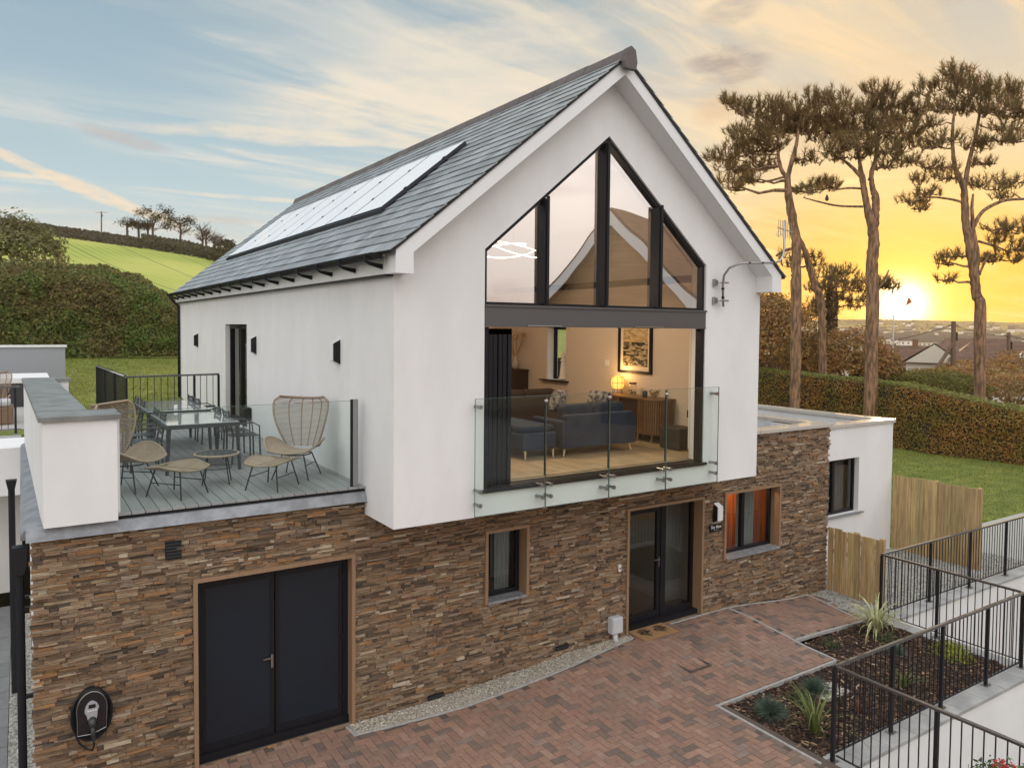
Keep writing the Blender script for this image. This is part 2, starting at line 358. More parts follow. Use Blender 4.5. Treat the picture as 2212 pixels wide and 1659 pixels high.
# soffits, barge boards, fascia
P1 = [(-.13,5.97),(.11,5.97),(.11,6.237),(3.51,9.035),(W-.11,6.237),(W-.11,5.97),(W+.13,5.97),(W+.13,6.26),(3.51,9.256),(-.13,6.26)]
MB().prism(P1, 'y', -.34, -.312).build('barge_board', TRIM, house)
P2 = [(a+(.006 if a < 3.5 else -.006)*(abs(a-3.51) > .1), b_+.004 if b_ < 9 else b_) for a, b_ in P1]
MB().prism(P2, 'y', -.310, -.002).build('soffit', TRIM, house)
mb = MB(); mb.box(-.13, -.105, -.0, 15.34, 5.975, 6.21); mb.box(-.105, -.002, .0, 15.34, 5.975, 5.99)
mb.box(W+.105, W+.13, 0, 15.34, 5.975, 6.21); mb.box(W+.002, W+.105, 0, 15.34, 5.975, 5.99); mb.build('fascia', TRIM, house)
mb = MB(); mb.box(-.10, -.004, .02, 15.34, 5.955, 5.973); mb.build('soffit_vent', BLACK, house)
# roof
CT, ST = math.cos(math.atan(SL)), math.sin(math.atan(SL))
def rp(t, y, h=0., side=-1):
    return (3.51+side*(t*CT+h*ST), y, 9.30-t*ST+h*CT)
for_roof = MB(); TM = 4.83
for sgn in (-1, 1):
    v = [rp(0,-.36,-.012,sgn), rp(TM,-.36,-.012,sgn), rp(TM,15.36,-.012,sgn), rp(0,15.36,-.012,sgn)]
    v2 = [rp(0,-.36,-.036,sgn), rp(TM,-.36,-.036,sgn), rp(TM,15.36,-.036,sgn), rp(0,15.36,-.036,sgn)]
    for_roof.add(v+v2, [(0,1,2,3),(7,6,5,4),(0,4,5,1),(1,5,6,2),(2,6,7,3),(3,7,4,0)])
roof = for_roof.build('roof', M('roof_underlay', (.03,.03,.032), .9), house)
mb = MB(); NR = 20; ex = TM/NR
for sgn in (-1, 1):
    for i in range(NR):
        t1 = TM-i*ex; t0 = t1-ex-.035; y = -.375-(.15 if i % 2 else 0)
        while y < 15.37:
            a, b_ = max(y, -.375)+.005, min(y+.30, 15.37)-.005; y += .30
            if b_-a < .02: continue
            e = u(-.004, .004); hh = .020+u(-.002,.003)
            q = [rp(t1+e,a,hh,sgn), rp(t1+e,b_,hh+u(-.002,.002),sgn), rp(t0,b_,.004,sgn), rp(t0,a,.004,sgn)]
            q2 = [rp(t1+e,a,hh-.012,sgn), rp(t1+e,b_,hh-.012,sgn), rp(t0,b_,-.008,sgn), rp(t0,a,-.008,sgn)]
            mb.add(q+q2, [(0,1,2,3),(7,6,5,4),(0,4,5,1),(1,5,6,2),(2,6,7,3),(3,7,4,0)])
mb.build('slates', SLATE, roof)
mb = MB(); y = -.40
while y < 15.4:
    y2 = min(y+.46, 15.42); o = u(-.004,.004)
    pr = [(-.135,-.085),(-.11,-.01),(-.06,.095),(0,.130),(.06,.095),(.11,-.01),(.135,-.085),(.10,-.085),(0,.03),(-.10,-.085)]
    mb.prism([(3.51+a, 9.275+b_+o) for a, b_ in pr], 'y', y+.006, y2-.006); y = y2
mb.build('ridge_tile', RIDGE, roof)
mb = MB(); mb.prism([(3.51+a*1.12, 9.22+b_*1.18) for a, b_ in [(-.12,-.03),(-.10,-.12),(.08,-.12),(.11,-.03),(.08,.12),(0,.165),(-.08,.12)]], 'y', -.47, -.395)
mb.build('ridge_end', RIDGE, roof, bevel=.01)
# gutter on the terrace side with its rafter brackets
def gutter(name, x, sg, parent):
    mb = MB(); prof = [(math.cos(a)*.078, math.sin(a)*.078) for a in [math.pi+math.pi*k/8 for k in range(9)]]
    out = [(x+p[0], 6.222+p[1]) for p in prof]; inn = [(x+p[0]*.86, 6.222+p[1]*.86) for p in reversed(prof)]
    mb.prism(out+inn, 'y', -.12, 15.42); mb.box(x-.07, x+.07, -.125, -.121, 6.15, 6.222)
    o = mb.build(name, MATTE, parent)
    y = .05; k = 0
    while y < 15.4:
        mb = MB(); mb.prism([(x-sg*.067,6.215),(x-sg*.074,6.14),(x-sg*.03,6.12),(x+sg*.15,6.10),(x+sg*.15,6.04),(x-sg*.01,6.08),(x-sg*.085,6.125),(x-sg*.085,6.215)], 'y', y, y+.05); mb.build('gutter_bracket', MATTE, o)
        y += .92; k += 1
    return o
gutter('gutter', -.285, 1, house); gutter('gutter', W+.285, -1, house)
# downpipe at the far end of the terrace wall
MB().tube([(-.285,15.32,6.15),(-.2,15.32,6.02),(-.05,15.30,5.86),(-.05,15.30,3.0)], .038, 8).build('downpipe', BLACK, house, smooth=True)
# solar panels set in the roof
PV = M('solar_panel', (.93,.93,.94), .3, coat=.5); PVF = M('panel_frame', (.015,.016,.03), .4)  # near-white base paints the sky's reflection onto the dark panels
for k in range(8):
    ya = 2.35+k*1.32; yb = ya+1.26
    def pq(t0, t1, a, b_, h0, h1, mb):
        v = [rp(t0,a,h1), rp(t1,a,h1), rp(t1,b_,h1), rp(t0,b_,h1), rp(t0,a,h0), rp(t1,a,h0), rp(t1,b_,h0), rp(t0,b_,h0)]
        mb.add(v, [(0,1,2,3),(7,6,5,4),(0,4,5,1),(1,5,6,2),(2,6,7,3),(3,7,4,0)])
    mb = MB(); pq(1.45, 3.42, ya, yb, .03, .085, mb); f = mb.build('solar_panel', PVF, house)
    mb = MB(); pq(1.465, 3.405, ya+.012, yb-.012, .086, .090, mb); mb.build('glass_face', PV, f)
    mb = MB(); [pq(t, t+.05, ya-.03, ya+.006, .085, .10, mb) for t in (1.95, 2.85)]; mb.build('clamp', BLACK, f)
mb = MB()
v = [rp(3.44,2.3,.0), rp(3.50,2.3,.0), rp(3.50,12.95,.0), rp(3.44,12.95,.0), rp(3.44,2.3,.075), rp(3.47,2.3,.075), rp(3.47,12.95,.075), rp(3.44,12.95,.075)]
mb.add(v, [(0,1,2,3),(7,6,5,4),(0,4,5,1),(1,5,6,2),(2,6,7,3),(3,7,4,0)]); mb.build('panel_tray', PVF, house)

# gable glazing, beam, bifold opening
def inset(poly, d):
    n = len(poly); out = []
    for i in range(n):
        a, b_, c = Vector(poly[i-1]), Vector(poly[i]), Vector(poly[(i+1)%n])
        n1 = Vector((-(b_-a).y, (b_-a).x)).normalized(); n2 = Vector((-(c-b_).y, (c-b_).x)).normalized()
        k = (n1+n2); k = k/ max(.05, (1+n1.dot(n2))); out.append(tuple(b_+k*d))
    return out
G2 = [(1.34,5.612),(5.65,5.612),(5.65,6.38),(3.51,8.21),(1.34,6.38)]
mb = MB(); mb.prism(G2, 'y', .04, .15, [inset(G2, .055)])
for x, h in ((2.35,7.16),(3.46,8.09),(4.57,7.24)):
    mb.box(x-.034, x+.034, -.03, .17, 5.66, h); mb.box(x-.012, x+.034, -.05, -.03, 5.64, h+.035)
gw = mb.build('gable_window', DARK, house)
def roofz(x): return min(8.21-.855*abs(x-3.51), 8.3)-.055
for a, b_ in ((1.39,2.32),(2.38,3.43),(3.49,4.54),(4.60,5.60)):
    poly = [(a,5.665),(b_,5.665),(b_,roofz(b_)),(a,roofz(a))] if not (a < 3.51 < b_) else [(a,5.665),(b_,5.665),(b_,roofz(b_)),(3.51,roofz(3.51)),(a,roofz(a))]
    v = [(p[0], .10, p[1]) for p in poly]; MB().add(v, [tuple(range(len(v)))]).build('pane', COAT, gw)
mb = MB(); mb.box(1.345, 5.645, -.012, .26, 5.335, 5.608); mb.box(1.345, 5.66, -.03, .02, 5.60, 5.63); mb.box(1.345, 5.65, -.02, .02, 5.325, 5.345)
mb.build('lintel_beam', BEAM, house)
mb = MB(); mb.box(1.342, 1.42, .02, .14, 3.09, 5.32); mb.box(5.57, 5.648, .02, .14, 3.09, 5.32); mb.box(1.342, 5.648, .0, .25, 3.05, 3.09); mb.box(1.31, 5.70, -.05, .02, 3.035, 3.078)
bf = mb.build('bifold_frame', DARK, house)
for k in range(5):
    x = 1.44+k*.078
    mb = MB(); y0, y1 = .04+.01*(k % 2), .84
    for a, b_, c, d in ((y0,y0+.07,3.1,5.3),(y1-.07,y1,3.1,5.3),(y0,y1,3.1,3.18),(y0,y1,5.22,5.3)): mb.box(x, x+.06, a, b_, c, d)
    lf = mb.build('folded_door', DARK, bf); MB().box(x+.02, x+.04, y0+.07, y1-.07, 3.18, 5.22).build('pane', PANE, lf)
for a, b_ in ((2.02,2.62),(4.05,4.66)): MB().box(a, b_, -.045, -.022, 5.335, 5.352).build('trickle_vent', STEEL, house)

# Juliet glass balustrade
jg = thing('glass_balustrade', (3.5,-.11,2.75), 'frameless clear glass balustrade pinned across the open gable doorway', 'balustrade')
xs = [1.13, 2.305, 3.49, 4.675, 5.88]
for a, b_ in zip(xs[:-1], xs[1:]):
    p = MB().box(a+.006, b_-.006, -.125, -.110, 2.75, 4.35); p.build('glass_panel', GLASS, jg)
    mb = MB(); mb.box(a+.002, a+.006, -.125, -.110, 2.75, 4.35); mb.box(b_-.006, b_-.002, -.125, -.110, 2.75, 4.35); mb.box(a+.006, b_-.006, -.125, -.110, 4.350, 4.354); mb.box(a+.006, b_-.006, -.125, -.110, 2.746, 2.750); mb.build('glass_edge', GLASSE, jg)
for x, zz in [(x+d, z) for x in xs[1:-1] for d in (-.075, .075) for z in (2.90, 3.07)]+[(1.20,2.90),(1.20,3.09),(1.20,4.24),(5.81,2.90),(5.81,3.07),(5.81,4.24)]:
    mb = MB(); mb.tube([(x,-.165,zz),(x,-.126,zz)], .030, 14); mb.tube([(x,-.109,zz),(x,-.0,zz)], .022, 12); mb.build('standoff', STEEL, jg)
for x in xs[1:-1]:
    mb = MB(); mb.lathe([(.0,-.035),(.022,-.028),(.034,0),(.022,.028),(.0,.035)], (x,-.118,4.27), 14); mb.build('joint_clamp', STEEL, jg, smooth=True)
    MB().box(x-.012, x+.012, -.107, -.09, 3.2, 4.33).build('joint_seal', BLACK, jg)

# ------------------------------------------------------------------ stone ground floor
HO = [(-2.25,-.20,-.16,2.19),(1.93,1.06,2.74,2.21),(4.80,-.02,6.70,2.20),(7.26,.90,8.93,2.21)]   # x0 z0 x1 z1
def rect(h): return [(h[0],h[1]),(h[2],h[1]),(h[2],h[3]),(h[0],h[3])]
mb = MB(); mb.prism([(-3.9,-.6),(10.5,-.6),(10.5,3.26),(7.03,3.26),(7.03,2.705),(.0,2.705),(.0,2.93),(-3.9,2.93)], 'y', .97, 1.2, [rect(h) for h in HO])
sw = mb.build('stone_wall', MORTAR, house)
mb = MB(); z = -.42; Rn = random.Random(3)
while z < 3.26:
    h = Rn.choice([.020,.026,.032,.040,.048,.028,.036]); z1 = min(z+h, 3.262); x = -3.93+Rn.uniform(-.02,.02)
    while x < 10.52:
        L = Rn.choice([.06,.09,.13,.18,.24,.30])*Rn.uniform(.8,1.2); x1 = min(x+L, 10.53+Rn.uniform(-.02,.02)); a, b_ = x+.002, x1-.002; x = x1
        top = 2.925 if b_ < .05 else 2.71 if a < W else 3.262
        if a < W and b_ > W and z > 2.70: a = W+.004
        if z >= top-.005: continue
        zz = min(z1, top)
        segs = [(a, b_)]
        for hx0, hz0, hx1, hz1 in HO:
            if z < hz1-.004 and zz > hz0+.02:
                ns_ = []
                for p, q in segs:
                    if q <= hx0 or p >= hx1: ns_.append((p, q)); continue
                    if p < hx0-.02: ns_.append((p, hx0))
                    if q > hx1+.02: ns_.append((hx1, q))
                segs = ns_
        dq = Rn.uniform(-.014,.024) if Rn.random() < .75 else Rn.uniform(.018,.042)
        for p, q in segs:
            if q-p < .012: continue
            f = .952-dq; j = [Rn.uniform(-.004,.004) for _ in range(4)]; s = [Rn.uniform(-.006,.006) for _ in range(4)]
            mb.add([(p,f+s[0],z+.0015+j[0]*.4),(q,f+s[1],z+.0015+j[1]*.4),(q,f+s[2],zz-.0015+j[2]*.4),(p,f+s[3],zz-.0015+j[3]*.4),(p,.972,z+.0015),(q,.972,z+.0015),(q,.972,zz-.0015),(p,.972,zz-.0015)],
                   [(0,1,2,3),(1,5,6,2),(0,3,7,4),(3,2,6,7),(0,4,5,1)])
    z = z1
mb.build('stone_cladding', STONE, sw, fix=False)
# the white side and end walls of the ground floor, the rear block
mb = MB(); mb.box(-3.89, -3.64, 1.2, 8.4, -.6, 2.9); mb.box(-3.64, 0., 8.15, 8.4, -.6, 2.9); mb.box(-3.64, 0, 1.2, 8.15, 2.78, 2.9); mb.build('garage_wall', WHITE, house); mb = MB()
EX = 14.76
mb.prism([(10.5,-.6),(EX,-.6),(EX,2.98),(10.5,2.98)], 'y', 2.0, 2.25, [[(11.7,.87),(13.32,.87),(13.32,2.215),(11.7,2.215)]])
mb.box(EX-.25, EX, 2.25, 9.2, -.6, 2.98); mb.box(10.3, EX-.25, 8.95, 9.2, -.6, 2.98)
mb.build('extension_wall', WHITE, house); MB().box(10.25, 10.5, 1.2, 2.25, -.6, 3.24).build('extension_wall', WHITE, house)
mb = MB(); mb.box(7.03, 10.2, 1.2, 8.9, 3.02, 3.06); mb.box(10.3, EX-.25, 2.25, 8.9, 2.70, 2.76); mb.build('flat_roof', LEAD, house)
def coping(rects, z0, z1, name='coping', seg=1.2, mat=COPE):
    mb = MB()
    for x0, x1, y0, y1 in rects:
        lx = (x1-x0) > (y1-y0); L = (x1-x0) if lx else (y1-y0); n = max(1, round(L/seg))
        for k in range(n):
            a, b_ = k*L/n+.004, (k+1)*L/n-.004
            if lx: mb.box(x0+a, x0+b_, y0, y1, z0, z1)
            else: mb.box(x0, x1, y0+a, y0+b_, z0, z1)
    return mb.build(name, mat, house, bevel=.006)
coping([(7.03,10.56,.88,1.24),(10.24,10.56,1.244,9.2),(7.03,10.23,8.9,9.2)], 3.264, 3.34, mat=ROOFCOPE)
coping([(10.564,EX+.04,1.95,2.30),(EX-.30,EX+.04,2.304,9.25)], 2.983, 3.07, mat=ROOFCOPE)

# ground floor openings: timber reveals, frames, panes
def reveal(h, t=.05, y0=.90, y1=1.22, sill=True):
    x0, z0, x1, z1 = h; mb = MB(); mb.box(x0, x0+t, y0, y1, z0, z1-t); mb.box(x1-t, x1, y0, y1, z0, z1-t); mb.box(x0, x1, y0, y1, z1-t, z1)
    return mb.build('reveal', TIMBERFRAME, house)
def window(name, h, y, split=None, par=house, fr=.06, y2=None, axis='y', mat=PANE):
    x0, z0, x1, z1 = h; mb = MB(); d = .07
    def B(a, b_, c, e, q0=y, q1=y+d):
        mb.box(a, b_, q0, q1, c, e) if axis == 'y' else mb.box(q0, q1, a, b_, c, e)
    B(x0, x0+fr, z0, z1); B(x1-fr, x1, z0, z1); B(x0+fr, x1-fr, z0, z0+fr); B(x0+fr, x1-fr, z1-fr, z1)
    cuts = [x0+fr]
    for s_ in (split or []): B(s_-fr*.7, s_+fr*.7, z0+fr, z1-fr, y-.01, y+d); cuts += [s_-fr*.7, s_+fr*.7]
    cuts.append(x1-fr)
    o = mb.build(name, DARK, par)
    for a, b_ in zip(cuts[::2], cuts[1::2]):
        v = [(a,y+.03,z0+fr),(b_,y+.03,z0+fr),(b_,y+.03,z1-fr),(a,y+.03,z1-fr)] if axis == 'y' else [(y+.03,a,z0+fr),(y+.03,b_,z0+fr),(y+.03,b_,z1-fr),(y+.03,a,z1-fr)]
        MB().add(v, [(0,1,2,3)]).build('pane', mat, o)
    return o
for h in HO: reveal(h)
SILL = M('slate_sill', (.17,.18,.19), .5, var=0, col2=(.28,.29,.30), ns=9)
MB().box(1.98, 2.69, .88, 1.12, 1.061, 1.10).build('sill', SILL, house, bevel=.004)
MB().box(7.31, 8.88, .86, 1.12, .901, .94).build('sill', SILL, house, bevel=.004)
MB().box(11.62, 13.48, 1.93, 2.12, .83, .868).build('sill', SILL, house, bevel=.004)
window('window', (1.98,1.10,2.69,2.16), 1.12)
window('window', (7.31,.94,8.88,2.16), 1.12, [8.02])
window('window', (11.7,.87,13.32,2.215), 2.12, [12.45])
# front door with side light
mb = MB(); mb.box(4.85, 4.91, 1.12, 1.20, .06, 2.15); mb.box(6.59, 6.65, 1.12, 1.20, .06, 2.15); mb.box(4.91, 6.59, 1.12, 1.20, 2.09, 2.15); mb.box(5.80, 5.92, 1.11, 1.20, .06, 2.09); mb.box(4.85, 6.65, .99, 1.22, -.03, .06)
mb.box(5.92, 6.59, 1.12, 1.19, .06, .16)
fd = mb.build('door_frame', DARK, house)
mb = MB(); mb.box(4.92, 5.00, 1.125, 1.185, .07, 2.08); mb.box(5.71, 5.79, 1.125, 1.185, .07, 2.08); mb.box(5.00, 5.71, 1.125, 1.185, .07, .17); mb.box(5.00, 5.71, 1.125, 1.185, 2.00, 2.08)
dr = mb.build('front_door', DARK, house)
MB().add([(5.0,1.155,.17),(5.71,1.155,.17),(5.71,1.155,2.0),(5.0,1.155,2.0)], [(0,1,2,3)]).build('pane', PANE, dr)
mb = MB(); mb.box(5.735, 5.765, 1.10, 1.125, .98, 1.16); mb.bar((5.75,1.085,1.12),(5.62,1.085,1.12), .02, .02); mb.build('handle', STEEL, dr)
MB().add([(5.92,1.155,.16),(6.59,1.155,.16),(6.59,1.155,2.09),(5.92,1.155,2.09)], [(0,1,2,3)]).build('side_light', PANE, fd)
# garage doors: two flush dark leaves
DOORM = M('garage_door_paint', (.010,.017,.026), .36, spec=.35, bump=(1.5,.04,.01), col2=(.012,.015,.022), ns=1.5)
mb = MB(); mb.box(-2.20, -2.13, 1.06, 1.18, -.20, 2.14); mb.box(-.28, -.21, 1.06, 1.18, -.20, 2.14); mb.box(-2.13, -.28, 1.06, 1.18, 2.07, 2.14); mb.box(-2.20, -.21, 1.02, 1.2, -.24, -.10)
gf = mb.build('garage_frame', DARK, house)
for a, b_ in ((-2.125,-1.225),(-1.205,-.285)):
    mb = MB(); mb.box(a, b_, 1.09, 1.15, -.095, 2.065); l_ = mb.build('garage_door', DOORM, house, bevel=.004)
    mb = MB(); mb.box(a+.0, a+.05, 1.078, 1.089, -.095, 2.065); mb.box(b_-.05, b_, 1.078, 1.089, -.095, 2.065); mb.box(a+.05, b_-.05, 1.078, 1.089, -.095, -.0); mb.box(a+.05, b_-.05, 1.078, 1.089, 2.0, 2.065); mb.build('stile', DARK, l_)
    for zz in (.15, 1.0, 1.85): mb = MB(); xx = a+.006 if a < -2 else b_-.006; mb.tube([(xx,1.065,zz-.05),(xx,1.065,zz+.05)], .012, 8); mb.build('hinge', BLACK, l_)
    if a < -2: mb = MB(); mb.box(b_-.045, b_-.015, 1.06, 1.078, .80, .98); mb.bar((b_-.03,1.045,.94),(b_-.15,1.045,.94), .018, .018); mb.build('handle', STEEL, l_)
# glazed door of the terrace (set deep in the white side wall)
mb = MB(); mb.box(.10,.20,7.48,7.56,3.12,5.32); mb.box(.10,.20,9.38,9.46,3.12,5.32); mb.box(.10,.20,8.42,8.50,3.12,5.32); mb.box(.10,.20,7.56,9.38,5.24,5.32); mb.box(.10,.20,7.56,9.38,3.12,3.22)
td = mb.build('terrace_door', DARK, house)
for a, b_ in ((7.56,8.42),(8.50,9.38)): MB().add([(.15,a,3.22),(.15,b_,3.22),(.15,b_,5.24),(.15,a,5.24)], [(0,1,2,3)]).build('pane', PANE, td)
window('window', (5.23,4.09,6.0,5.34), W-.13, None, axis='x')
# terrace edge, deck and parapet
mb = MB(); mb.prism([(.865,2.905),(.885,2.93),(.93,3.03),(.99,3.05),(1.02,3.05),(1.02,2.905)], 'x', -3.97, -.006)
mb.prism([(-4.02,2.95),(-3.99,3.0),(-3.86,3.052),(-3.79,3.052),(-3.79,2.9),(-4.02,2.9)], 'y', 1.03, 8.4); mb.build('lead_flashing', LEAD, house)
mb = MB(); x = -3.36
while x < -.03:
    mb.box(x+.004, min(x+.142,-.008), .925+u(-.002,.002), 8.38, 3.078, 3.104); x += .148
mb.build('decking', DECKM, house)
MB().box(-3.5, -.01, .95, 8.38, 3.02, 3.06).build('deck_frame', BLACK, house)
WALLC = [(-3.82,1.42),(-3.95,8.12),(-3.23,8.02),(-3.23,7.72),(-3.51,7.74),(-3.37,1.42),(-3.07,1.42),(-3.07,.82),(-3.80,.82)]
MB().prism(WALLC, 'z', 3.056, 4.23).build('parapet', WHITE, house)
mb = MB()
for q in ([(-3.85,1.455),(-3.98,8.16),(-3.70,8.13),(-3.47,7.80),(-3.325,1.455)],[(-3.70,8.134),(-3.20,8.06),(-3.20,7.69),(-3.468,7.70),(-3.472,7.80)],[(-3.84,.78),(-3.03,.78),(-3.03,1.45),(-3.85,1.45)]): mb.prism(q, 'z', 4.232, 4.285)
mb.build('parapet_cap', M('parapet_cap_metal', (.17,.17,.165), .42, metal=.3, col2=(.26,.26,.25), ns=3), house)
# front glass of the terrace
tg = thing('terrace_glass_screen', (-1.6,1.0,3.1), 'low clear glass screen along the front edge of the terrace deck', 'glass screen')
for a, b_ in ((-3.06,-1.64),(-1.62,-.19)):
    MB().box(a, b_, 1.0, 1.013, 3.11, 4.29).build('glass_panel', GLASS, tg); MB().box(a, b_, 1.0, 1.013, 4.291, 4.295).build('glass_edge', GLASSE, tg)
MB().box(-.19, -.165, .985, 1.03, 3.106, 4.31).build('channel', BLACK, tg); MB().box(-.165, -.09, .985, 1.04, 3.106, 4.31).build('end_post', STEEL, tg)
MB().box(-3.065,-3.03,.985,1.03,3.106,4.23).build('end_post', TRIM, tg)
# rain water pipes at the left corner
mb = MB(); mb.prism([(-4.10,2.83),(-4.11,2.66),(-4.07,2.52),(-3.99,2.52),(-3.955,2.66),(-3.95,2.83)], 'y', 1.02, 1.16); mb.tube([(-4.03,1.09,2.6),(-4.03,1.09,-.2)], .045, 10)
for zz in (2.1, 1.1, .2): mb.box(-4.06, -3.89, 1.06, 1.12, zz, zz+.035)
mb.build('downpipe', BLACK, house)
mb = MB(); mb.prism([(-4.20,3.0),(-4.17,2.85),(-4.09,2.85),(-4.06,3.0)], 'y', 4.4, 4.54); mb.tube([(-4.13,4.47,2.9),(-4.13,4.47,-.2)], .045, 10)
mb.box(-4.16,-3.89,4.44,4.5,1.2,1.235); mb.build('downpipe', BLACK, house)

# ------------------------------------------------------------------ interiors
INT = M('warm_wall_paint', (.62,.52,.42), .9); FLO = M('oak_floor', (.42,.30,.18), .45, var=.16, grain=(4,.35), stretch=(3,1,1)); CEI = M('ceiling_paint', (.7,.66,.6), .9)
mb = MB(); mb.prism([(.3,3.1),(8.38,3.1),(8.38,6.2),(.3,6.2)], 'x', W-.34, W-.31, [[(5.23,4.09),(6.0,4.09),(6.0,5.34),(5.23,5.34)]])
mb.box(.31, .34, .3, 7.47, 3.1, 6.2); mb.prism([(.31,3.1),(W-.31,3.1),(W-.31,6.2),(3.51,8.9),(.31,6.2)], 'y', 8.38, 8.45)
mb.prism([(.31,3.1),(W-.31,3.1),(W-.31,6.2),(3.51,8.9),(.31,6.2)], 'y', .302, .33, [[(1.34,3.1),(5.65,3.1),(5.65,6.36),(3.51,8.19),(1.34,6.36)]])
mb.build('inner_wall', INT, house)
mb = MB()
for sgn in (-1,1):
    v = [rp(0,.33,-.2,sgn), rp(4.4,.33,-.2,sgn), rp(4.4,15,-.2,sgn), rp(0,15,-.2,sgn)]; mb.add(v, [(0,1,2,3)])
mb.build('ceiling', CEI, house)
mb = MB(); x = .34
while x < 6.65:
    y = .26-u(0,1.1)
    while y < 15:
        L = u(.7,1.5); a = max(y,.26); b_ = min(y+L, 15.05)
        if b_ > a+.01: mb.box(x, min(x+.118,6.68), a, b_-.002, 3.06, 3.098)
        y += L
    x += .12
mb.build('wood_floor', FLO, house, fix=False)
mb = MB(); mb.box(W-.36, W-.341, .35, 8.37, 3.1, 3.24); mb.box(.35, W-.36, 8.36, 8.379, 3.1, 3.24); mb.build('skirting', DARK, house)
# pier of the gable wall seen from inside the opening
MB().box(5.66, 6.1, .335, .36, 3.25, 5.3).build('inner_pier', CEI, house)
# ground floor rooms
LW = M('hall_wall_paint', (.42,.38,.31), .9); LD = M('dark_carpet', (.10,.075,.055), .95)
mb = MB(); mb.box(.6, 10.2, 4.6, 4.7, 0, 2.7); mb.box(.55,.6,1.2,4.6,0,2.7); mb.box(3.8,3.9,1.2,4.6,0,2.7); mb.box(6.9,7.0,1.2,4.6,0,2.7); mb.box(10.15,10.2,1.2,4.6,0,2.7)
mb.box(10.55,14.5,5.0,5.1,0,2.7); mb.box(.55,10.2,1.2,4.7,2.66,2.70); mb.box(10.5,14.5,2.25,5.1,2.62,2.66)
mb.build('room_wall', LW, house)
mb = MB(); mb.box(.6,10.2,1.22,4.6,-.1,.0); mb.box(10.5,14.5,2.25,5.1,-.1,.0); mb.build('room_floor', LD, house)
mb = MB(); mb.box(6.5,6.895,1.7,4.0,.0,2.3); mb.build('hall_cupboard', M('cupboard_paint', (.40,.39,.34), .7), house)
# orange stained wardrobe behind the right window
wd = thing('wardrobe', (9.0,2.4,0), 'tall orange wooden wardrobe seen through the right ground floor window', 'wardrobe')
OW = M('orange_wood', (.62,.20,.03), .45, stretch=(6,6,.6), col2=(.35,.09,.015), ns=2)
MB().box(8.25, 10.1, 2.2, 2.7, 0, 2.35).build('carcass', OW, wd)
for a in (8.27, 8.79, 9.31): MB().box(a, a+.49, 2.17, 2.198, .1, 2.28).build('door', OW, wd, bevel=.01)
lt = bpy.data.lights.new('room_light', 'POINT'); lt.energy = 60; lt.color = (1,.55,.22); lt.shadow_soft_size = .08  # unseen lamp, added to light the orange wardrobe
lo = bpy.data.objects.new('room_light', lt); COL.objects.link(lo); lo.location = (8.5,1.62,2.3)
lt = bpy.data.lights.new('room_light', 'POINT'); lt.energy = 6; lt.color = (1,.70,.42); lt.shadow_soft_size = .08  # point light inside the hall, its lamp unseen
lo = bpy.data.objects.new('room_light', lt); COL.objects.link(lo); lo.location = (5.6,3.2,2.4)
# curtains
def curtain(x0, x1, y, z0, z1, n, label, mat, tie=None):
    mb = MB(); N = n*8; rows = 8; vs = []
    for r_ in range(rows+1):
        t = r_/rows; z = z1+(z0-z1)*t
        for i in range(N+1):
            s = i/N; xx = x0+(x1-x0)*s
            if tie: xx = x0+(xx-x0)*(1-tie*math.sin(min(1,t*1.3)*math.pi*.5))
            vs.append((xx, y+.03*math.sin(s*n*2*math.pi), z))
    fs = [(r_*(N+1)+i, r_*(N+1)+i+1, (r_+1)*(N+1)+i+1, (r_+1)*(N+1)+i) for r_ in range(rows) for i in range(N)]
    mb.add(vs, fs); o = mb.build('curtain', mat, smooth=True, fix=False); tag(o, label, 'curtain'); return o
CU = M('pale_curtain', (.52,.53,.50), .9); CU2 = M('grey_curtain', (.40,.37,.35), .9)
curtain(8.12, 8.62, 1.36, .9, 2.25, 6, 'pale curtain beside the orange wardrobe in the right window', CU, .0)
curtain(2.36, 2.62, 1.34, 1.0, 2.25, 4, 'pale curtain at the right of the small square window', CU)
curtain(12.35, 13.3, 2.42, .6, 2.3, 7, 'grey curtain in the window of the white extension', CU2)
curtain(4.95, 5.28, 2.6, .1, 2.3, 4, 'tan curtain far inside the front door glass', M('tan_curtain', (.36,.27,.19), .9))
# living room things
NAVY = M('navy_fabric', (.022,.030,.052), .92, bump=(60,.2,.003), col2=(.035,.045,.07), ns=3); BRN = M('brown_fabric', (.045,.032,.028), .92, bump=(60,.2,.003))
PALEW = M('pale_beech', (.62,.45,.30), .5); LAMPW = M('lamp_wood', (.10,.06,.03), .5)
def rbox(x0, x1, y0, y1, z0, z1, name, mat, par, bev=.04, **k):
    return MB().box(x0,x1,y0,y1,z0,z1).build(name, mat, par, bevel=bev, smooth=False, **k)
def sofa(loc, rz, mat, label, W_=2.0, chaise=None):
    s = local('sofa', label, 'sofa')
    rbox(-W_/2, W_/2, -.08, .08, .14, .72, 'back', mat, s, .03)
    rbox(-W_/2, W_/2, .0, .85, .14, .38, 'base', mat, s, .03)
    n = max(2, round(W_/.75))
    for k in range(n):
        a = -W_/2+.06+k*(W_-.12)/n; b_ = a+(W_-.12)/n-.01
        rbox(a, b_, .10, .86, .39, .52, 'seat_cushion', mat, s, .05); rbox(a, b_, .10, .32, .50, .88, 'back_cushion', mat, s, .07)
    for sx in (-1,1):
        rbox(sx*W_/2-.07, sx*W_/2+.07, -.07, .86, .14, .62, 'arm', mat, s, .03)
        for yy in (.02, .78): MB().tube([(sx*(W_/2-.05),yy,.16),(sx*(W_/2+.0),yy-.03,0)], [.022,.014], 8).build('leg', PALEW, s)
    place(s, loc, rz); return s
so1 = sofa((4.62,1.52,3.1), 0, NAVY, 'navy blue corner sofa with pale legs facing away from the balcony', 1.55); so1['_local'] = 1
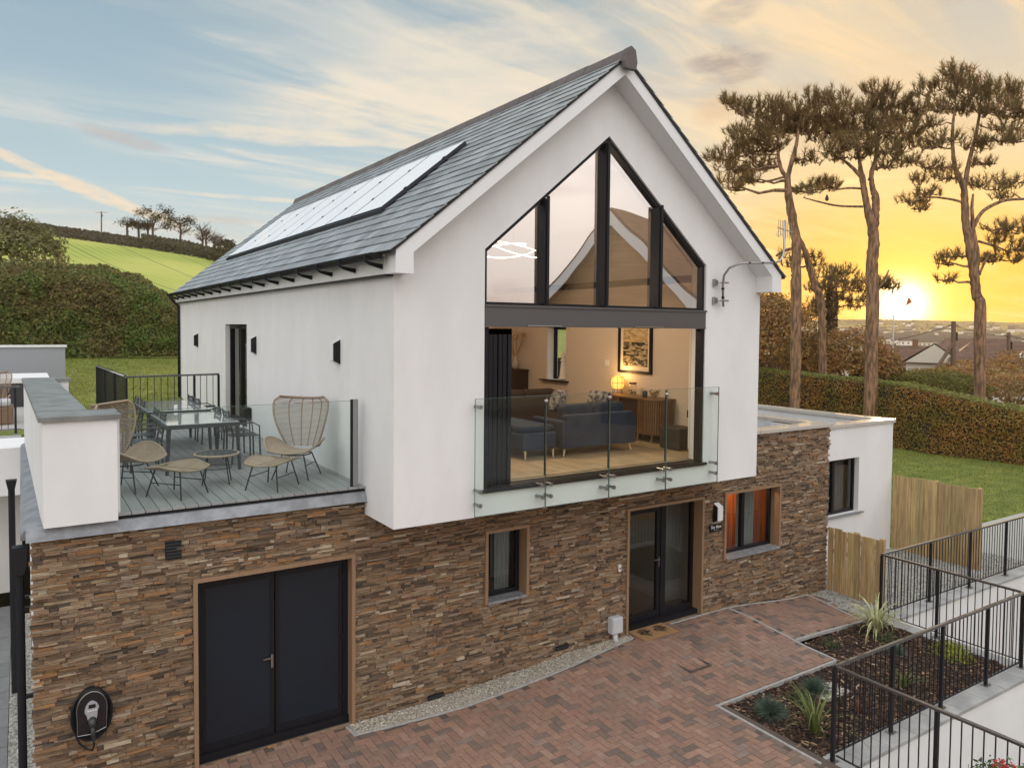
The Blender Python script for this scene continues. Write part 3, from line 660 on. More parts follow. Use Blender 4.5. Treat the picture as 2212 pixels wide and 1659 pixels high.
mb = MB(); mb.box(-1.58,-.86,.05,1.9,.14,.44)
mb.build('chaise', NAVY, so1, bevel=.04); MB().box(-1.56,-.88,.10,1.88,.445,.55).build('chaise_cushion', NAVY, so1, bevel=.05)
for xx in (-1.5,-.92): MB().tube([(xx,.10,.16),(xx-.02,.06,0)], [.022,.014], 8).build('leg', PALEW, so1)
so2 = sofa((4.75,4.55,3.1), 0, BRN, 'dark brown sofa across the middle of the living room', 2.6)
PAT = M('patterned_cushion', (.55,.45,.36), .9, col2=(.05,.05,.06), ns=16)
def cushion(loc, rz, tilt, label):
    mb = MB(); N = 8; vs = []
    for sgn in (1,-1):
        for j in range(N+1):
            for i in range(N+1):
                a, b_ = i/N*2-1, j/N*2-1; h = .09*max(0,(1-a*a))**.5*max(0,(1-b_*b_))**.5
                vs.append((a*.21*(1-.06*b_*b_), sgn*h, b_*.21*(1-.06*a*a)))
    n = (N+1)**2; fs = []
    for sgn in range(2):
        for j in range(N):
            for i in range(N): q = sgn*n+j*(N+1)+i; fs.append((q,q+1,q+N+2,q+N+1))
    o = mb.add(vs, fs).build('cushion', PAT, smooth=True); tag(o, label, 'cushion'); o.location = loc; o.rotation_euler = (tilt,.1,rz)
cushion((4.05,1.95,4.02), .2, .25, 'patterned cushion on the back of the navy sofa, the left one')
cushion((5.0,1.98,3.97), -.5, .35, 'pale patterned cushion lying tilted on the navy sofa, the right one')
cushion((3.25,3.0,3.85), .8, .2, 'black and white cushion on the sofa beside the folded doors')
# sideboard with rounded slatted ends
sb = thing('sideboard', (6.42,2.5,3.1), 'walnut sideboard with vertical slatted front below the framed picture', 'sideboard')
WAL = M('walnut', (.21,.11,.055), .45, var=.15, grain=(6,.3))
def cap(x0, x1, ya, yb, r, n=6):
    return [(x1,ya),(x1,yb)]+[(x0+r-r*math.sin(k/n*math.pi/2), yb-r+r*math.cos(k/n*math.pi/2)) for k in range(n+1)]+[(x0+r-r*math.cos(k/n*math.pi/2), ya+r-r*math.sin(k/n*math.pi/2)) for k in range(n+1)]
MB().prism(cap(6.16,6.66,1.66,3.3,.22), 'z', 3.93, 3.965).build('top', WAL, sb)
MB().prism(cap(6.20,6.65,1.70,3.26,.20), 'z', 3.28, 3.93).build('carcass', M('walnut_dark', (.05,.028,.016), .5), sb)
mb = MB(); pts = cap(6.18,6.66,1.68,3.28,.21, 8)[1:]; pts = [Vector((*p,0)) for p in pts]+[Vector((6.66,1.68,0))]
acc = 0
for a, b_ in zip(pts[:-1], pts[1:]):
    L = (b_-a).length; d = (b_-a).normalized() if L > 1e-6 else Vector((1,0,0)); s_ = (-acc) % .045
    while s_ < L:
        c = a+d*s_
        if not (2.2 < c.y < 2.75 and c.x < 6.25): mb.box(c.x-.011, c.x+.011, c.y-.011, c.y+.011, 3.27, 3.93)
        s_ += .045
    acc += L
mb.build('slats', WAL, sb)
for yy in (1.85,2.25,3.1): MB().tube([(6.24,yy,3.28),(6.22,yy,3.1)], .018, 8).build('leg', WAL, sb)
MB().tube([(6.6,2.5,3.28),(6.6,2.5,3.1)], .018, 8).build('leg', WAL, sb)
# table lamp (lit)
tl = thing('table_lamp', (6.45,3.12,3.965), 'lit drum table lamp with wire ribs glowing yellow on the sideboard', 'table lamp')
prof = [(.095,.10),(.13,.16),(.14,.23),(.13,.30),(.095,.36)]
SH = bpy.data.materials.new('lamp_shade'); SH.use_nodes = True
_b = SH.node_tree.nodes['Principled BSDF']; _b.inputs['Base Color'].default_value = (.9,.6,.2,1); _b.inputs['Emission Color'].default_value = (1,.55,.10,1); _b.inputs['Emission Strength'].default_value = 1.15
mb = MB(); vs = []; fs = []
for r_, z in prof:
    for k in range(16): vs.append((6.45+r_*math.cos(k*math.pi/8), 3.12+r_*math.sin(k*math.pi/8), 3.965+z))
for i in range(4):
    for k in range(16): fs.append((i*16+k, i*16+(k+1)%16, (i+1)*16+(k+1)%16, (i+1)*16+k))
mb.add(vs, fs).build('shade', SH, tl, smooth=True)
mb = MB()
for k in range(8):
    a = k*math.pi/4; mb.tube([(6.45+(r_+.004)*math.cos(a), 3.12+(r_+.004)*math.sin(a), 3.965+z) for r_, z in prof], .004, 5)
    mb.tube([(6.45+.095*math.cos(a),3.12+.095*math.sin(a),4.065),(6.45+.11*math.cos(a),3.12+.11*math.sin(a),3.966)], .004, 5)
for r_, z in (prof[0],prof[2],prof[4]): mb.tube([(6.45+(r_+.004)*math.cos(k*math.pi/8),3.12+(r_+.004)*math.sin(k*math.pi/8),3.965+z) for k in range(17)], .004, 5, False)
mb.build('wire_frame', LAMPW, tl)
lt = bpy.data.lights.new('lamp_bulb', 'POINT'); lt.energy = 9; lt.color = (1,.60,.22); lt.shadow_soft_size = .10
lo = bpy.data.objects.new('lamp_bulb', lt); COL.objects.link(lo); lo.location = (6.45,3.12,4.42)
# ring pendant (lit) under the vaulted ceiling
rp_ = thing('pendant_light', (3.1,2.0,6.7), 'glowing interlaced ring pendant hanging behind the upper left gable pane', 'pendant light')
LED = bpy.data.materials.new('led_strip'); LED.use_nodes = True; _b = LED.node_tree.nodes['Principled BSDF']; _b.inputs['Emission Color'].default_value = (1,.86,.55,1); _b.inputs['Emission Strength'].default_value = 16
for c, rr, tx, ty in (((3.0,2.0,6.62),.52,.03,-.10),((3.28,2.1,6.66),.50,-.10,-.02)):
    ps = [(c[0]+rr*math.cos(k*math.pi/16), c[1]+rr*.5*math.sin(k*math.pi/16), c[2]+tx*math.cos(k*math.pi/16)+ty*math.sin(k*math.pi/16)) for k in range(27)]
    MB().tube(ps, .008, 6).build('led_ring', LED, rp_)
MB().tube([(3.1,2.0,6.7),(3.1,2.0,8.5)], .004, 5).build('cable', BLACK, rp_)
lt = bpy.data.lights.new('pendant_glow', 'POINT'); lt.energy = 185; lt.color = (1,.76,.54); lt.shadow_soft_size = .4
lo = bpy.data.objects.new('pendant_glow', lt); COL.objects.link(lo); lo.location = (3.3,2.6,6.2)
# framed picture: a plain landscape sketch
pf = thing('framed_picture', (6.66,2.84,4.86), 'dark framed landscape print with pale mount on the warm living room wall', 'picture')
mb = MB()
for a, b_, c, d in ((2.33,3.33,5.40,5.44),(2.33,3.33,4.40,4.45),(2.33,2.38,4.45,5.40),(3.28,3.33,4.45,5.40)): mb.box(6.62,6.675,a,b_,c,d)
mb.build('frame', DARK, pf); MB().box(6.66,6.674,2.38,3.28,4.45,5.40).build('mount', M('picture_mount', (.72,.62,.48), .9), pf)
ART = bpy.data.materials.new('landscape_print'); ART.use_nodes = True; g = NG(ART.node_tree)
geo = g.n('ShaderNodeNewGeometry'); sp = g.n('ShaderNodeSeparateXYZ'); ART.node_tree.links.new(geo.outputs['Position'], sp.inputs[0])
mp = g.n('ShaderNodeMapping'); mp.inputs['Scale'].default_value = (1,2.2,6); mp.inputs['Rotation'].default_value = (.5,0,0); ART.node_tree.links.new(geo.outputs['Position'], mp.inputs[0])
nn = g.noise(mp.outputs[0], 2.4, 7, .7, .6); hz = g.m('DIVIDE', g.m('SUBTRACT', sp.outputs[2], 4.5), .85)
skyc = g.mix(g.ss(nn,.45,.6), (.58,.43,.22), (.33,.23,.11)); lan = g.mix(g.ss(nn,.46,.56), (.02,.018,.012), (.45,.36,.22))
g.put(ART.node_tree.nodes['Principled BSDF'].inputs['Base Color'], g.mix(g.ss(hz,.62,.66), lan, skyc))
MB().box(6.655,6.662,2.46,3.20,4.54,5.34).build('print', ART, pf)
# small things on the sideboard and window sill
def jar(loc, r, h, mat, name, label, cat, lid=None, n=16):
    t = thing(name, loc, label, cat); MB().lathe([(r*.9,0),(r,.01),(r,h*.8),(r*.7,h)], loc, n).build('body', mat, t, smooth=True)
    if lid: MB().lathe([(r*.8,h+.001),(r*.85,h+.03),(r*.6,h+.035)], loc, n).build('lid', lid, t)
    return t
t = jar((6.42,2.62,3.966), .09, .23, glassmat('jar_glass',(.9,.9,.85)), 'terrarium', 'glass jar terrarium with dark lid beside the glowing lamp', 'terrarium', LAMPW)
mb = MB(); leafpts(mb, [((6.42+u(-.06,.06),2.62+u(-.06,.06),4.0+u(0,.10)),(0,0,1)) for _ in range(60)], .04); mb.build('plants', leafmat('indoor_leaf',(.03,.07,.02),(.06,.08,.03)), t)
jar((6.38,2.22,3.966), .05, .13, M('blue_glass',(.03,.04,.09),.1), 'bottle', 'small dark blue bottle on the sideboard near the glass joint', 'bottle')
mb = MB(); leafpts(mb, [((6.42+u(-.05,.05),2.0+u(-.12,.12),4.02+u(-.04,.10)),(0,0,1)) for _ in range(120)], .06); t = mb.build('dried_flowers', M('dried_flower', (.40,.26,.14), .9, var=.3)); tag(t, 'bunch of brown dried flowers at the right end of the sideboard', 'dried flowers')
lh = thing('lighthouse_ornament', (6.78,5.45,4.09), 'white wooden lighthouse ornament on the dark living room window sill', 'ornament')
OR = M('ornament_paint', (.75,.70,.62), .6)
MB().lathe([(.13,0),(.13,.03),(.10,.035),(.055,.42),(.085,.425),(.085,.45),(.05,.455),(.05,.52),(.07,.525),(.07,.54),(.04,.545),(.04,.60),(.05,.605),(.0,.68)], (6.78,5.45,4.12), 8).build('tower', OR, lh)
MB().box(6.55,6.74,5.10,6.14,4.06,4.088).build('inner_sill', DARK, house)
MB().box(6.665,6.68,3.68,3.80,4.52,4.64).build('thermostat', TRIM, house)
cb = thing('dark_cabinet', (6.45,7.2,3.1), 'dark wood cabinet at the far end of the living room wall', 'cabinet')
MB().box(6.2,6.66,6.75,7.7,3.15,4.25).build('carcass', M('dark_wood', (.03,.018,.014), .5), cb); MB().box(6.17,6.67,6.72,7.73,4.25,4.28).build('top', M('dark_wood', (.03,.018,.014), .5), cb)
vf = thing('vase_of_dried_stems', (6.4,6.95,4.28), 'glass vase of tall yellow dried stems on the dark cabinet', 'vase')
MB().lathe([(.06,0),(.10,.05),(.10,.20),(.04,.30),(.05,.34)], (6.4,6.95,4.28), 14).build('vase', M('vase_glass', (.35,.30,.27), .15), vf, smooth=True)
mb = MB(); ml = MB()
for k in range(16):
    a = u(0,6.28); e = Vector((6.4+.28*math.cos(a)*u(.3,1), 6.95+.36*math.sin(a)*u(.3,1), 4.28+u(.65,.95))); mb.tube([(6.4,6.95,4.55),((6.4+e.x)/2,(6.95+e.y)/2-.0,4.8),e], .004, 4)
    leafpts(ml, [((e.x+u(-.06,.06),e.y+u(-.06,.06),e.z+u(-.10,.06)),(0,0,1)) for _ in range(14)], .06)
mb.build('stems', M('dry_stem', (.30,.18,.07), .9), vf); ml.build('seed_heads', M('seed_head', (.52,.34,.12), .9, var=.3), vf)
sp_ = thing('bass_speaker', (6.3,1.2,3.1), 'black cube shaped speaker on the floor by the right door jamb', 'speaker')
MB().box(6.02,6.5,.93,1.42,3.11,3.50).build('cabinet', M('speaker_black', (.03,.024,.022), .6), sp_, bevel=.02)
MB().box(6.5,6.6,1.0,1.2,3.66,3.80).build('wall_socket', BLACK, house)
# ================================================================== OUTSIDE FITTINGS
def wall_light(loc, rz, label, s=1.):
    t = thing('wall_light', loc, label, 'wall light', 'wedge shaped wall lights on the house', rz); t['_local'] = 1
    mb = MB()    # faces +x locally
    pr = [(0,-.19*s),(.115*s,-.13*s),(.115*s,.13*s),(0,.19*s)]
    mb.prism(pr, 'y', -.070*s, .070*s); mb.build('body', TRIM, t, bevel=.003)
    for q in (-1,1): m2 = MB(); m2.prism([(p[0]*.93,p[1]*.97) for p in pr], 'y', min(q*.071*s,q*.077*s), max(q*.071*s,q*.077*s)); m2.build('side_plate', BLACK, t)
    return t
def wl_fix():
    pass
for y, z, lab in ((2.0,4.93,'black wedge wall light on the white side wall nearest the gable corner'),(6.77,4.92,'black wedge wall light just right of the terrace door'),(12.73,4.91,'black wedge wall light at the far end of the white side wall')):
    wall_light((-.002,y,z), math.pi, lab)
t = wall_light((7.03,.925,1.85), -math.pi/2, 'black and white wedge wall light on the stone wall above the house sign')
t = thing('outdoor_socket', (0,7.2,3.52), 'small black weatherproof socket box low on the white side wall', 'socket'); MB().box(-.14,-.002,7.08,7.34,3.36,3.62).build('casing', BLACK, t, bevel=.02); MB().box(-.17,-.14,7.11,7.31,3.40,3.58).build('cover', BLACK, t, bevel=.02)
# house sign
def text_mesh(s, size, mat, parent, loc, name='lettering', font_rot=(math.pi/2,0,0)):
    cu = bpy.data.curves.new('t', 'FONT'); cu.body = s; cu.size = size; cu.align_x = 'CENTER'; cu.align_y = 'CENTER'; cu.extrude = .001
    tmp = bpy.data.objects.new('t', cu); COL.objects.link(tmp)
    me = bpy.data.meshes.new_from_object(tmp.evaluated_get(bpy.context.evaluated_depsgraph_get())); bpy.data.objects.remove(tmp)
    me.materials.clear(); me.materials.append(mat); o = bpy.data.objects.new(name, me); COL.objects.link(o); o.parent = parent
    o.location = Vector(loc)-parent.location; o.rotation_euler = font_rot; return o
sg = thing('house_sign', (7.01,.91,1.57), 'small black house name sign lettered Sky Blue beside the front door', 'sign')
MB().box(6.84,7.18,.895,.915,1.50,1.64).build('board', BLACK, sg, bevel=.003)
WL = M('sign_white', (.75,.74,.72), .6); bpy.context.view_layer.update()
text_mesh('Sky Blue', .082, WL, sg, (7.01,.892,1.588)); text_mesh('~~~~~~', .035, WL, sg, (7.02,.892,1.53))
t = thing('door_bell', (4.64,.92,1.19), 'tiny white bell push on the stone wall left of the front door', 'door bell'); MB().box(4.615,4.665,.905,.93,1.13,1.25).build('case', TRIM, t); MB().box(4.63,4.65,.898,.905,1.17,1.20).build('button', BLACK, t)
t = thing('meter_box', (4.52,.88,.0), 'small grey utility box with curved pipe at the foot of the stone wall', 'utility box'); GP = M('grey_plastic', (.52,.54,.56), .5)
MB().box(4.40,4.63,.80,.93,.10,.38).build('box', GP, t, bevel=.01); MB().box(4.41,4.62,.785,.80,.12,.36).build('lid', GP, t, bevel=.005)
MB().tube([(4.51,.86,.10),(4.51,.86,.0),(4.55,.83,-.10),(4.57,.82,-.22)], .045, 10).build('pipe', GP, t, smooth=True)
for (x, z, a, b_, lab) in ((-2.47,2.59,.09,.11,'square dark vent grille in the stone wall above the garage door'),(1.10,-.14,.13,.035,'low air brick near the ground at the left of the gravel strip'),(3.42,.07,.13,.035,'low air brick near the ground towards the front door')):
    t = thing('vent_grille', (x,.92,z), lab, 'vent'); mb = MB(); mb.box(x-a,x+a,.915,.93,z-b_,z+b_); mb.build('plate', BLACK, t)
    mb = MB(); n = 5 if b_ > .05 else 2
    for k in range(n): zz = z-b_+.015+(2*b_-.03)*(k+.5)/n; mb.box(x-a+.01,x+a-.01,.905,.914,zz-.006,zz+.006)
    mb.build('louvre', CHARCOAL, t)
# car charger
ev = thing('car_charger', (-3.36,.9,.85), 'black and silver car charger with coiled cable on the stone wall', 'car charger')
def shield(sx, sz, n=14):
    top = [(sx*math.cos(math.pi*k/n), .10*sz+.36*sz*math.sin(math.pi*k/n)) for k in range(n+1)]
    return [(-3.36+a, .86+b_) for a, b_ in top+[(-sx*.95,-.10),(-sx*.97,-.38*sz),(-.0,-.40*sz),(sx*.93,-.32*sz),(sx*.95,-.10)]]
MB().prism(shield(.165,.62), 'y', .82, .93).build('back_plate', M('charger_black', (.012,.012,.014), .22), ev, bevel=.012)
ps = [(a, .812, b_) for a, b_ in shield(.152,.57)]; MB().tube(ps+[ps[0]], .0045, 6).build('rim', STEEL, ev)
MB().prism([(-3.36+.075*math.cos(a)*(1 if math.sin(a) > 0 else .75), .90+.12*math.sin(a)*(1 if math.sin(a)>0 else 1.25)) for a in [k*math.pi/10 for k in range(20)]], 'y', .79, .819).build('face', M('charger_grey', (.33,.34,.36), .4), ev, bevel=.01)
MB().box(-3.395,-3.325,.783,.789,.945,.985).build('screen', BLACK, ev); mb = MB()
for k in range(4): mb.tube([(-3.40+k*.026,.789,.915),(-3.40+k*.026,.780,.915)], .008, 10)
mb.build('buttons', WL, ev); mb = MB(); mb.tube([(-3.36,.80,.80),(-3.36,.76,.79),(-3.36,.75,.74)], [.045,.04,.03], 12); mb.tube([(-3.36,.76,.76),(-3.355,.76,.66),(-3.35,.77,.57)], [.024,.022,.018], 10); mb.build('plug', CHARCOAL, ev, smooth=True)
mb = MB()
for k in range(4): rr = .17+.012*k; mb.tube([(-3.36+rr*math.cos(j*math.pi/18)*1.0, .89-.012*k, .84+rr*1.45*math.sin(j*math.pi/18)) for j in range(37)], .011, 7, False)
mb.tube([(-3.35,.77,.58),(-3.345,.79,.50),(-3.36,.83,.43),(-3.41,.87,.44),(-3.49,.88,.53),(-3.53,.89,.66)], .011, 7); mb.build('cable', BLACK, ev, smooth=True)
# aerial mast
am = thing('aerial_mast', (5.95,-.1,5.75), 'bent steel aerial mast clamped to the gable wall at the right', 'aerial')
MB().tube([(5.95,-.11,5.70),(5.93,-.11,6.05),(5.92,-.14,6.22),(5.95,-.22,6.34),(6.02,-.34,6.40),(6.12,-.42,6.42),(6.5,-.45,6.44),(6.82,-.46,6.46),(6.95,-.46,6.50),(7.03,-.46,6.60),(7.05,-.46,6.72),(7.05,-.46,7.2)], .019, 10).build('pole', STEEL, am, smooth=True)
mb = MB()
for z in (5.80,6.10): mb.box(5.80,5.83,-.05,-.002,z-.06,z+.06); mb.bar((5.815,-.03,z),(5.96,-.10,z),.02,.02); mb.box(5.90,6.05,-.14,-.125,z-.015,z+.015); mb.box(5.83,5.86,-.07,-.002,z-.045,z+.045)
mb.build('bracket', STEEL, am)
mb = MB()
for p in ((6.2,-.43,6.425),(6.5,-.45,6.44),(6.78,-.46,6.46),(5.935,-.11,6.0),(5.94,-.11,5.85)): mb.lathe([(.028,-.015),(.028,.015)], p, 10)
mb.build('tape', BLACK, am)
mb = MB(); mb.bar((6.75,-.55,7.04),(7.5,-.30,7.04),.015,.015)
for k in range(9): xx = 6.8+k*.085; yy = -.55+(xx-6.75)*.333; mb.bar((xx,yy,6.90+.02*(k%2)),(xx,yy,7.18),.007,.007)
mb.tube([(6.85,-.5,7.0),(6.80,-.48,6.93),(6.88,-.48,6.90),(6.95,-.5,6.98)], .006, 5); mb.build('antenna', STEEL, am)

# ================================================================== TERRACE FURNITURE (all modelled facing -y, then placed)
def strand(mb, p, q, c, r, n=8):
    """curve from p to q pulled through c in the middle"""
    p, q, c = Vector(p), Vector(q), Vector(c); ctl = c*2-(p+q)/2
    mb.tube([p*(1-t)**2+ctl*2*t*(1-t)+q*t*t for t in [k/n for k in range(n+1)]], r, 5, False)
def lounge():
    t = local('rattan_armchair', 'rattan wing armchair with black hairpin legs', 'armchair', 'rattan lounge set on the terrace')
    def be(s, f):   # back edge
        return (s*(.235+.185*math.sin(min(1,f/.9)*math.pi/2)-6*max(0,f-.88)**2), .20+.07*f-.13*math.sin(math.pi*min(1,f*.75)), .42+.74*f)
    def bc(f): return (0, .29+.17*f, .40+(.71*f))
    fr = MB(); st = MB(); rb = MB()
    for s in (-1,1): fr.tube([be(s, k/14) for k in range(15)], .015, 7)
    strand(fr, be(-1,1), be(1,1), (0,.44,1.12), .018, 12)
    for k in range(1, 40): f = k/40; strand(st, be(-1,f), be(1,f), bc(f), .0050, 8)
    for m_ in (-.6,-.2,.2,.6):
        ps = []
        for k in range(13):
            f = k/12; e = Vector(be(1 if m_ > 0 else -1, f)); c = Vector(bc(f)); a = abs(m_); ps.append(c.lerp(e, a*a*.9) if False else Vector((e.x*a, c.y+(e.y-c.y)*a*a, c.z+(e.z-c.z)*a*a)))
        rb.tube(ps, .009, 6)
    def se(s, f): return (s*(.20+.23*math.sin(math.pi*(f*.80+.08))), .20-.60*f, .43+.15*math.sin(math.pi*min(1,f**.8)))
    def sc(f): return (0, .27-.66*f, .36+.03*f)
    for s in (-1,1): fr.tube([se(s, k/14) for k in range(15)], .015, 7)
    strand(fr, se(-1,1), se(1,1), (0,-.42,.40), .015, 10)
    for k in range(0, 34): f = k/34; strand(st, se(-1,f), se(1,f), sc(f), .0066, 8)
    for m_ in (-.66,-.3,0,.3,.66):
        rb.tube([Vector((se(1,f)[0]*m_, sc(f)[1]+(se(1,f)[1]-sc(f)[1])*m_*m_, sc(f)[2]+(se(1,f)[2]-sc(f)[2])*m_*m_)) for f in [k/10 for k in range(11)]], .008, 6)
    fr.build('frame', RATTAN, t, smooth=True, fix=False); st.build('weave', RATTAN, t, fix=False); rb.build('rib', RATTAN, t, fix=False)
    lg = MB(); lg.tube([(.20*math.cos(a), -.02+.20*math.sin(a), .345) for a in [k*math.pi/8 for k in range(17)]], .010, 6, False)
    lg.build('seat_ring', BLACK, t)
    for sx in (-1,1):
        for sy in (-1,1): MB().tube([(sx*.16,-.02+sy*.16,.35),(sx*.27,-.02+sy*.27,0)], .010, 7).build('leg', BLACK, t)
        mb = MB(); mb.tube([(sx*.205,-.02-.205,.20),(sx*.205,-.02+.205,.20)], .007, 6); mb.build('stretcher', BLACK, t)
    return t
def stool():
    t = local('rattan_footstool', 'rattan footstool with black legs', 'footstool', 'rattan lounge set on the terrace')
    def ed(s, f): return (s*(.24+.07*math.sin(math.pi*f)), .30-.60*f, .375+.06*math.cos(2*math.pi*(f-.5))*0+.045*abs(2*f-1)*-1+.04)
    fr = MB(); st = MB()
    for s in (-1,1): fr.tube([ed(s,k/10) for k in range(11)], .014, 7)
    strand(fr, ed(-1,0), ed(1,0), (0,.36,.35), .014); strand(fr, ed(-1,1), ed(1,1), (0,-.36,.35), .014)
    for k in range(1,34): f = k/34; strand(st, ed(-1,f), ed(1,f), (0,.30-.60*f,.335), .0066, 6)
    for m_ in (-.6,-.2,.2,.6): st.tube([(m_*.3,.32,.35),(m_*.3,0,.345),(m_*.3,-.32,.35)], .008, 6)
    fr.build('frame', RATTAN, t, smooth=True, fix=False); st.build('weave', RATTAN, t, fix=False)
    for sx in (-1,1):
        for sy in (-1,1): MB().tube([(sx*.17,sy*.20,.345),(sx*.24,sy*.28,0)], .010, 7).build('leg', BLACK, t)
        mb = MB(); mb.tube([(sx*.20,-.235,.18),(sx*.20,.235,.18)], .007, 6); mb.build('stretcher', BLACK, t)
    return t
DZ = 3.105
c1 = lounge(); c2 = copy_tree(c1); s1 = stool(); s2 = copy_tree(s1)
place(c1, (-.60,2.08,DZ), rad(-38), 'rattan wing armchair at the right of the deck by the white wall')
place(c2, (-2.82,2.35,DZ), rad(52), 'rattan wing armchair half hidden behind the white parapet')
place(s1, (-1.12,1.50,DZ), rad(-46), 'rattan footstool in front of the right armchair')
place(s2, (-2.30,1.66,DZ), rad(38), 'rattan footstool nearest the parapet on the deck')
rt = thing('round_side_table', (-1.70,2.2,DZ), 'small round rattan table with dark glass top between the footstools', 'side table')
mb = MB(); mb.tube([(-1.70+.29*math.cos(a),2.2+.29*math.sin(a),DZ+.41) for a in [k*math.pi/16 for k in range(33)]], .016, 7, False); mb.build('rim', RATTAN, rt, smooth=True)
TG = M('table_glass', (.16,.18,.18), .06, spec=.9, coat=1.); MB().lathe([(.275,0),(.275,.010)], (-1.70,2.2,DZ+.415), 28).build('glass_top', TG, rt)
for k in range(4): a = k*math.pi/2+.5; MB().tube([(-1.70+.17*math.cos(a),2.2+.17*math.sin(a),DZ+.40),(-1.70+.25*math.cos(a),2.2+.25*math.sin(a),DZ)], .009, 7).build('leg', BLACK, rt)
MB().tube([(-1.70+.2*math.cos(a),2.2+.2*math.sin(a),DZ+.22) for a in [k*math.pi/8 for k in range(17)]], .006, 5, False).build('stretcher_ring', BLACK, rt)
def dtable(x0, x1, y0, y1, label):
    t = thing('dining_table', ((x0+x1)/2,(y0+y1)/2,DZ), label, 'dining table', 'glass topped dining tables on the terrace')
    z = 3.84; mb = MB(); mb.box(x0,x1,y0,y0+.05,z-.06,z); mb.box(x0,x1,y1-.05,y1,z-.06,z); mb.box(x0,x0+.05,y0+.05,y1-.05,z-.06,z); mb.box(x1-.05,x1,y0+.05,y1-.05,z-.06,z); mb.build('frame', CHARCOAL, t, bevel=.005)
    MB().box(x0+.012,x1-.012,y0+.012,y1-.012,z+.001,z+.009).build('glass_top', M('grey_glass_sky', (.58,.61,.63), .05, spec=.9, coat=1.), t, bevel=.002)  # pale base colour carries the sky reflected in the tabletop
    for a in (x0+.035,x1-.035):
        for b_ in (y0+.035,y1-.035): MB().tube([(a,b_,z-.06),(a+(.03 if a > -1.7 else -.03),b_,DZ)], [.034,.024], 4).build('leg', CHARCOAL, t)
dtable(-2.22,-1.18,3.05,4.70,'grey glass dining table nearer the lounge chairs'); dtable(-2.22,-1.20,5.06,7.0,'grey glass dining table further back by the railing')
def dchair():
    t = local('dining_chair', 'charcoal slatted metal dining chair', 'dining chair', 'charcoal slatted chairs at the dining tables')
    for s in (-1,1):
        MB().tube([(s*.21,.22,0),(s*.21,.20,.44),(s*.21,.27,.86)], .014, 7).build('rear_leg', CHARCOAL, t); MB().tube([(s*.21,-.22,0),(s*.21,-.21,.44)], .014, 7).build('leg', CHARCOAL, t)
        MB().tube([(s*.235,.22,.65),(s*.245,-.10,.66),(s*.235,-.20,.60),(s*.215,-.21,.44)], .011, 6).build('arm', CHARCOAL, t)
    mb = MB()
    for k in range(7): y = -.21+k*.065; mb.box(-.21,.21,y,y+.05,.44,.452)
    mb.build('seat', CHARCOAL, t); mb = MB()
    for k in range(5): z = .56+k*.065; y = .20+(z-.44)*.167; mb.obox((0,y,z), (.20,0,0), (0,.005,0), (0,.004,.024))
    mb.build('backrest', CHARCOAL, t)
    return t
dc = dchair(); spots = [(-2.42,4.45,90),(-2.42,3.75,90),(-2.44,6.75,90),(-2.42,6.05,90),(-.98,6.75,-90),(-.98,6.1,-90),(-.98,4.35,-90),(-.98,3.72,-90)]
nm = ['left side of the nearer table, farther of its two','left side of the nearer table, closest to the armchair','parapet side of the far table, farthest back','parapet side of the far table, nearer of its two','wall side of the far table, beside the railing','wall side of the far table, second from the railing','wall side of the nearer table, by the terrace door','wall side of the nearer table, front one']
for i, (x, y, r_) in enumerate(spots):
    o = dc if i == 0 else copy_tree(dc); place(o, (x,y,DZ), rad(-r_), 'charcoal slatted chair on the '+nm[i])
t = thing('glass_hurricane_lamp', (-1.75,5.2,3.85), 'clear glass cylinder standing on the far dining table', 'candle holder'); mb = MB(); vs = []; fs = []
for z in (0,.22):
    for k in range(14): vs.append((-1.75+.06*math.cos(k*math.pi/7), 5.2+.06*math.sin(k*math.pi/7), 3.852+z))
fs = [(k,(k+1)%14,14+(k+1)%14,14+k) for k in range(14)]; mb.add(vs, fs).build('glass', GLASS, t, smooth=True); MB().lathe([(.03,0),(.03,.08)], (-1.75,5.2,3.852), 12).build('candle', TRIM, t)

# ================================================================== RAILINGS
def railing(name, pts, z0, z1, posts, label, sp=.115, cat='railing', bars=True, r=.006, bot=.10):
    t = thing(name, (pts[0][0],pts[0][1],z0), label, cat)
    a, b_ = Vector((*pts[0],0)), Vector((*pts[1],0)); L = (b_-a).length; d = (b_-a)/L
    zf = (lambda q: 0.)
    MB().bar(a+Vector((0,0,z1)), b_+Vector((0,0,z1)), .045, .038).build('handrail', M('rail_paint', (.03,.028,.03), .22, spec=1., coat=1.), t, bevel=.006)
    MB().bar(a+Vector((0,0,z0+bot)), b_+Vector((0,0,z0+bot)), .03, .010).build('bottom_rail', BLACK, t)
    for q in posts:
        p = a+d*q; mb = MB(); mb.box(p.x-.022,p.x+.022,p.y-.022,p.y+.022,z0,z1-.02); o = mb.build('post', BLACK, t)
        mb = MB(); mb.box(p.x-.07,p.x+.07,p.y-.055,p.y+.055,z0,z0+.008)
        for i in (-1,1):
            for j in (-1,1): mb.tube([(p.x+i*.05,p.y+j*.035,z0+.008),(p.x+i*.05,p.y+j*.035,z0+.022)], .008, 6)
        mb.build('base_plate', STEEL, o)
    n = int(L/sp); me = None
    for k in range(1, n):
        q = k*L/n
        if min([abs(q-x) for x in posts] or [9]) < .04: continue
        p = a+d*q
        if me is None:
            o = MB().box(-r,r,-r,r,z0+bot,z1-.02).build('baluster', BLACK); me = o
        else: o = me.copy(); COL.objects.link(o)
        o.parent = t; o.location = (p.x-pts[0][0], p.y-pts[0][1], -z0)
    return t
RZ0, RZ1 = -.248, 1.0
railing('railing', [(4.75,-3.14),(9.93,-3.14)], RZ0, RZ1, [.0,1.33,2.63,3.97,5.15], 'black metal railing along the capped white wall beside the bark bed')
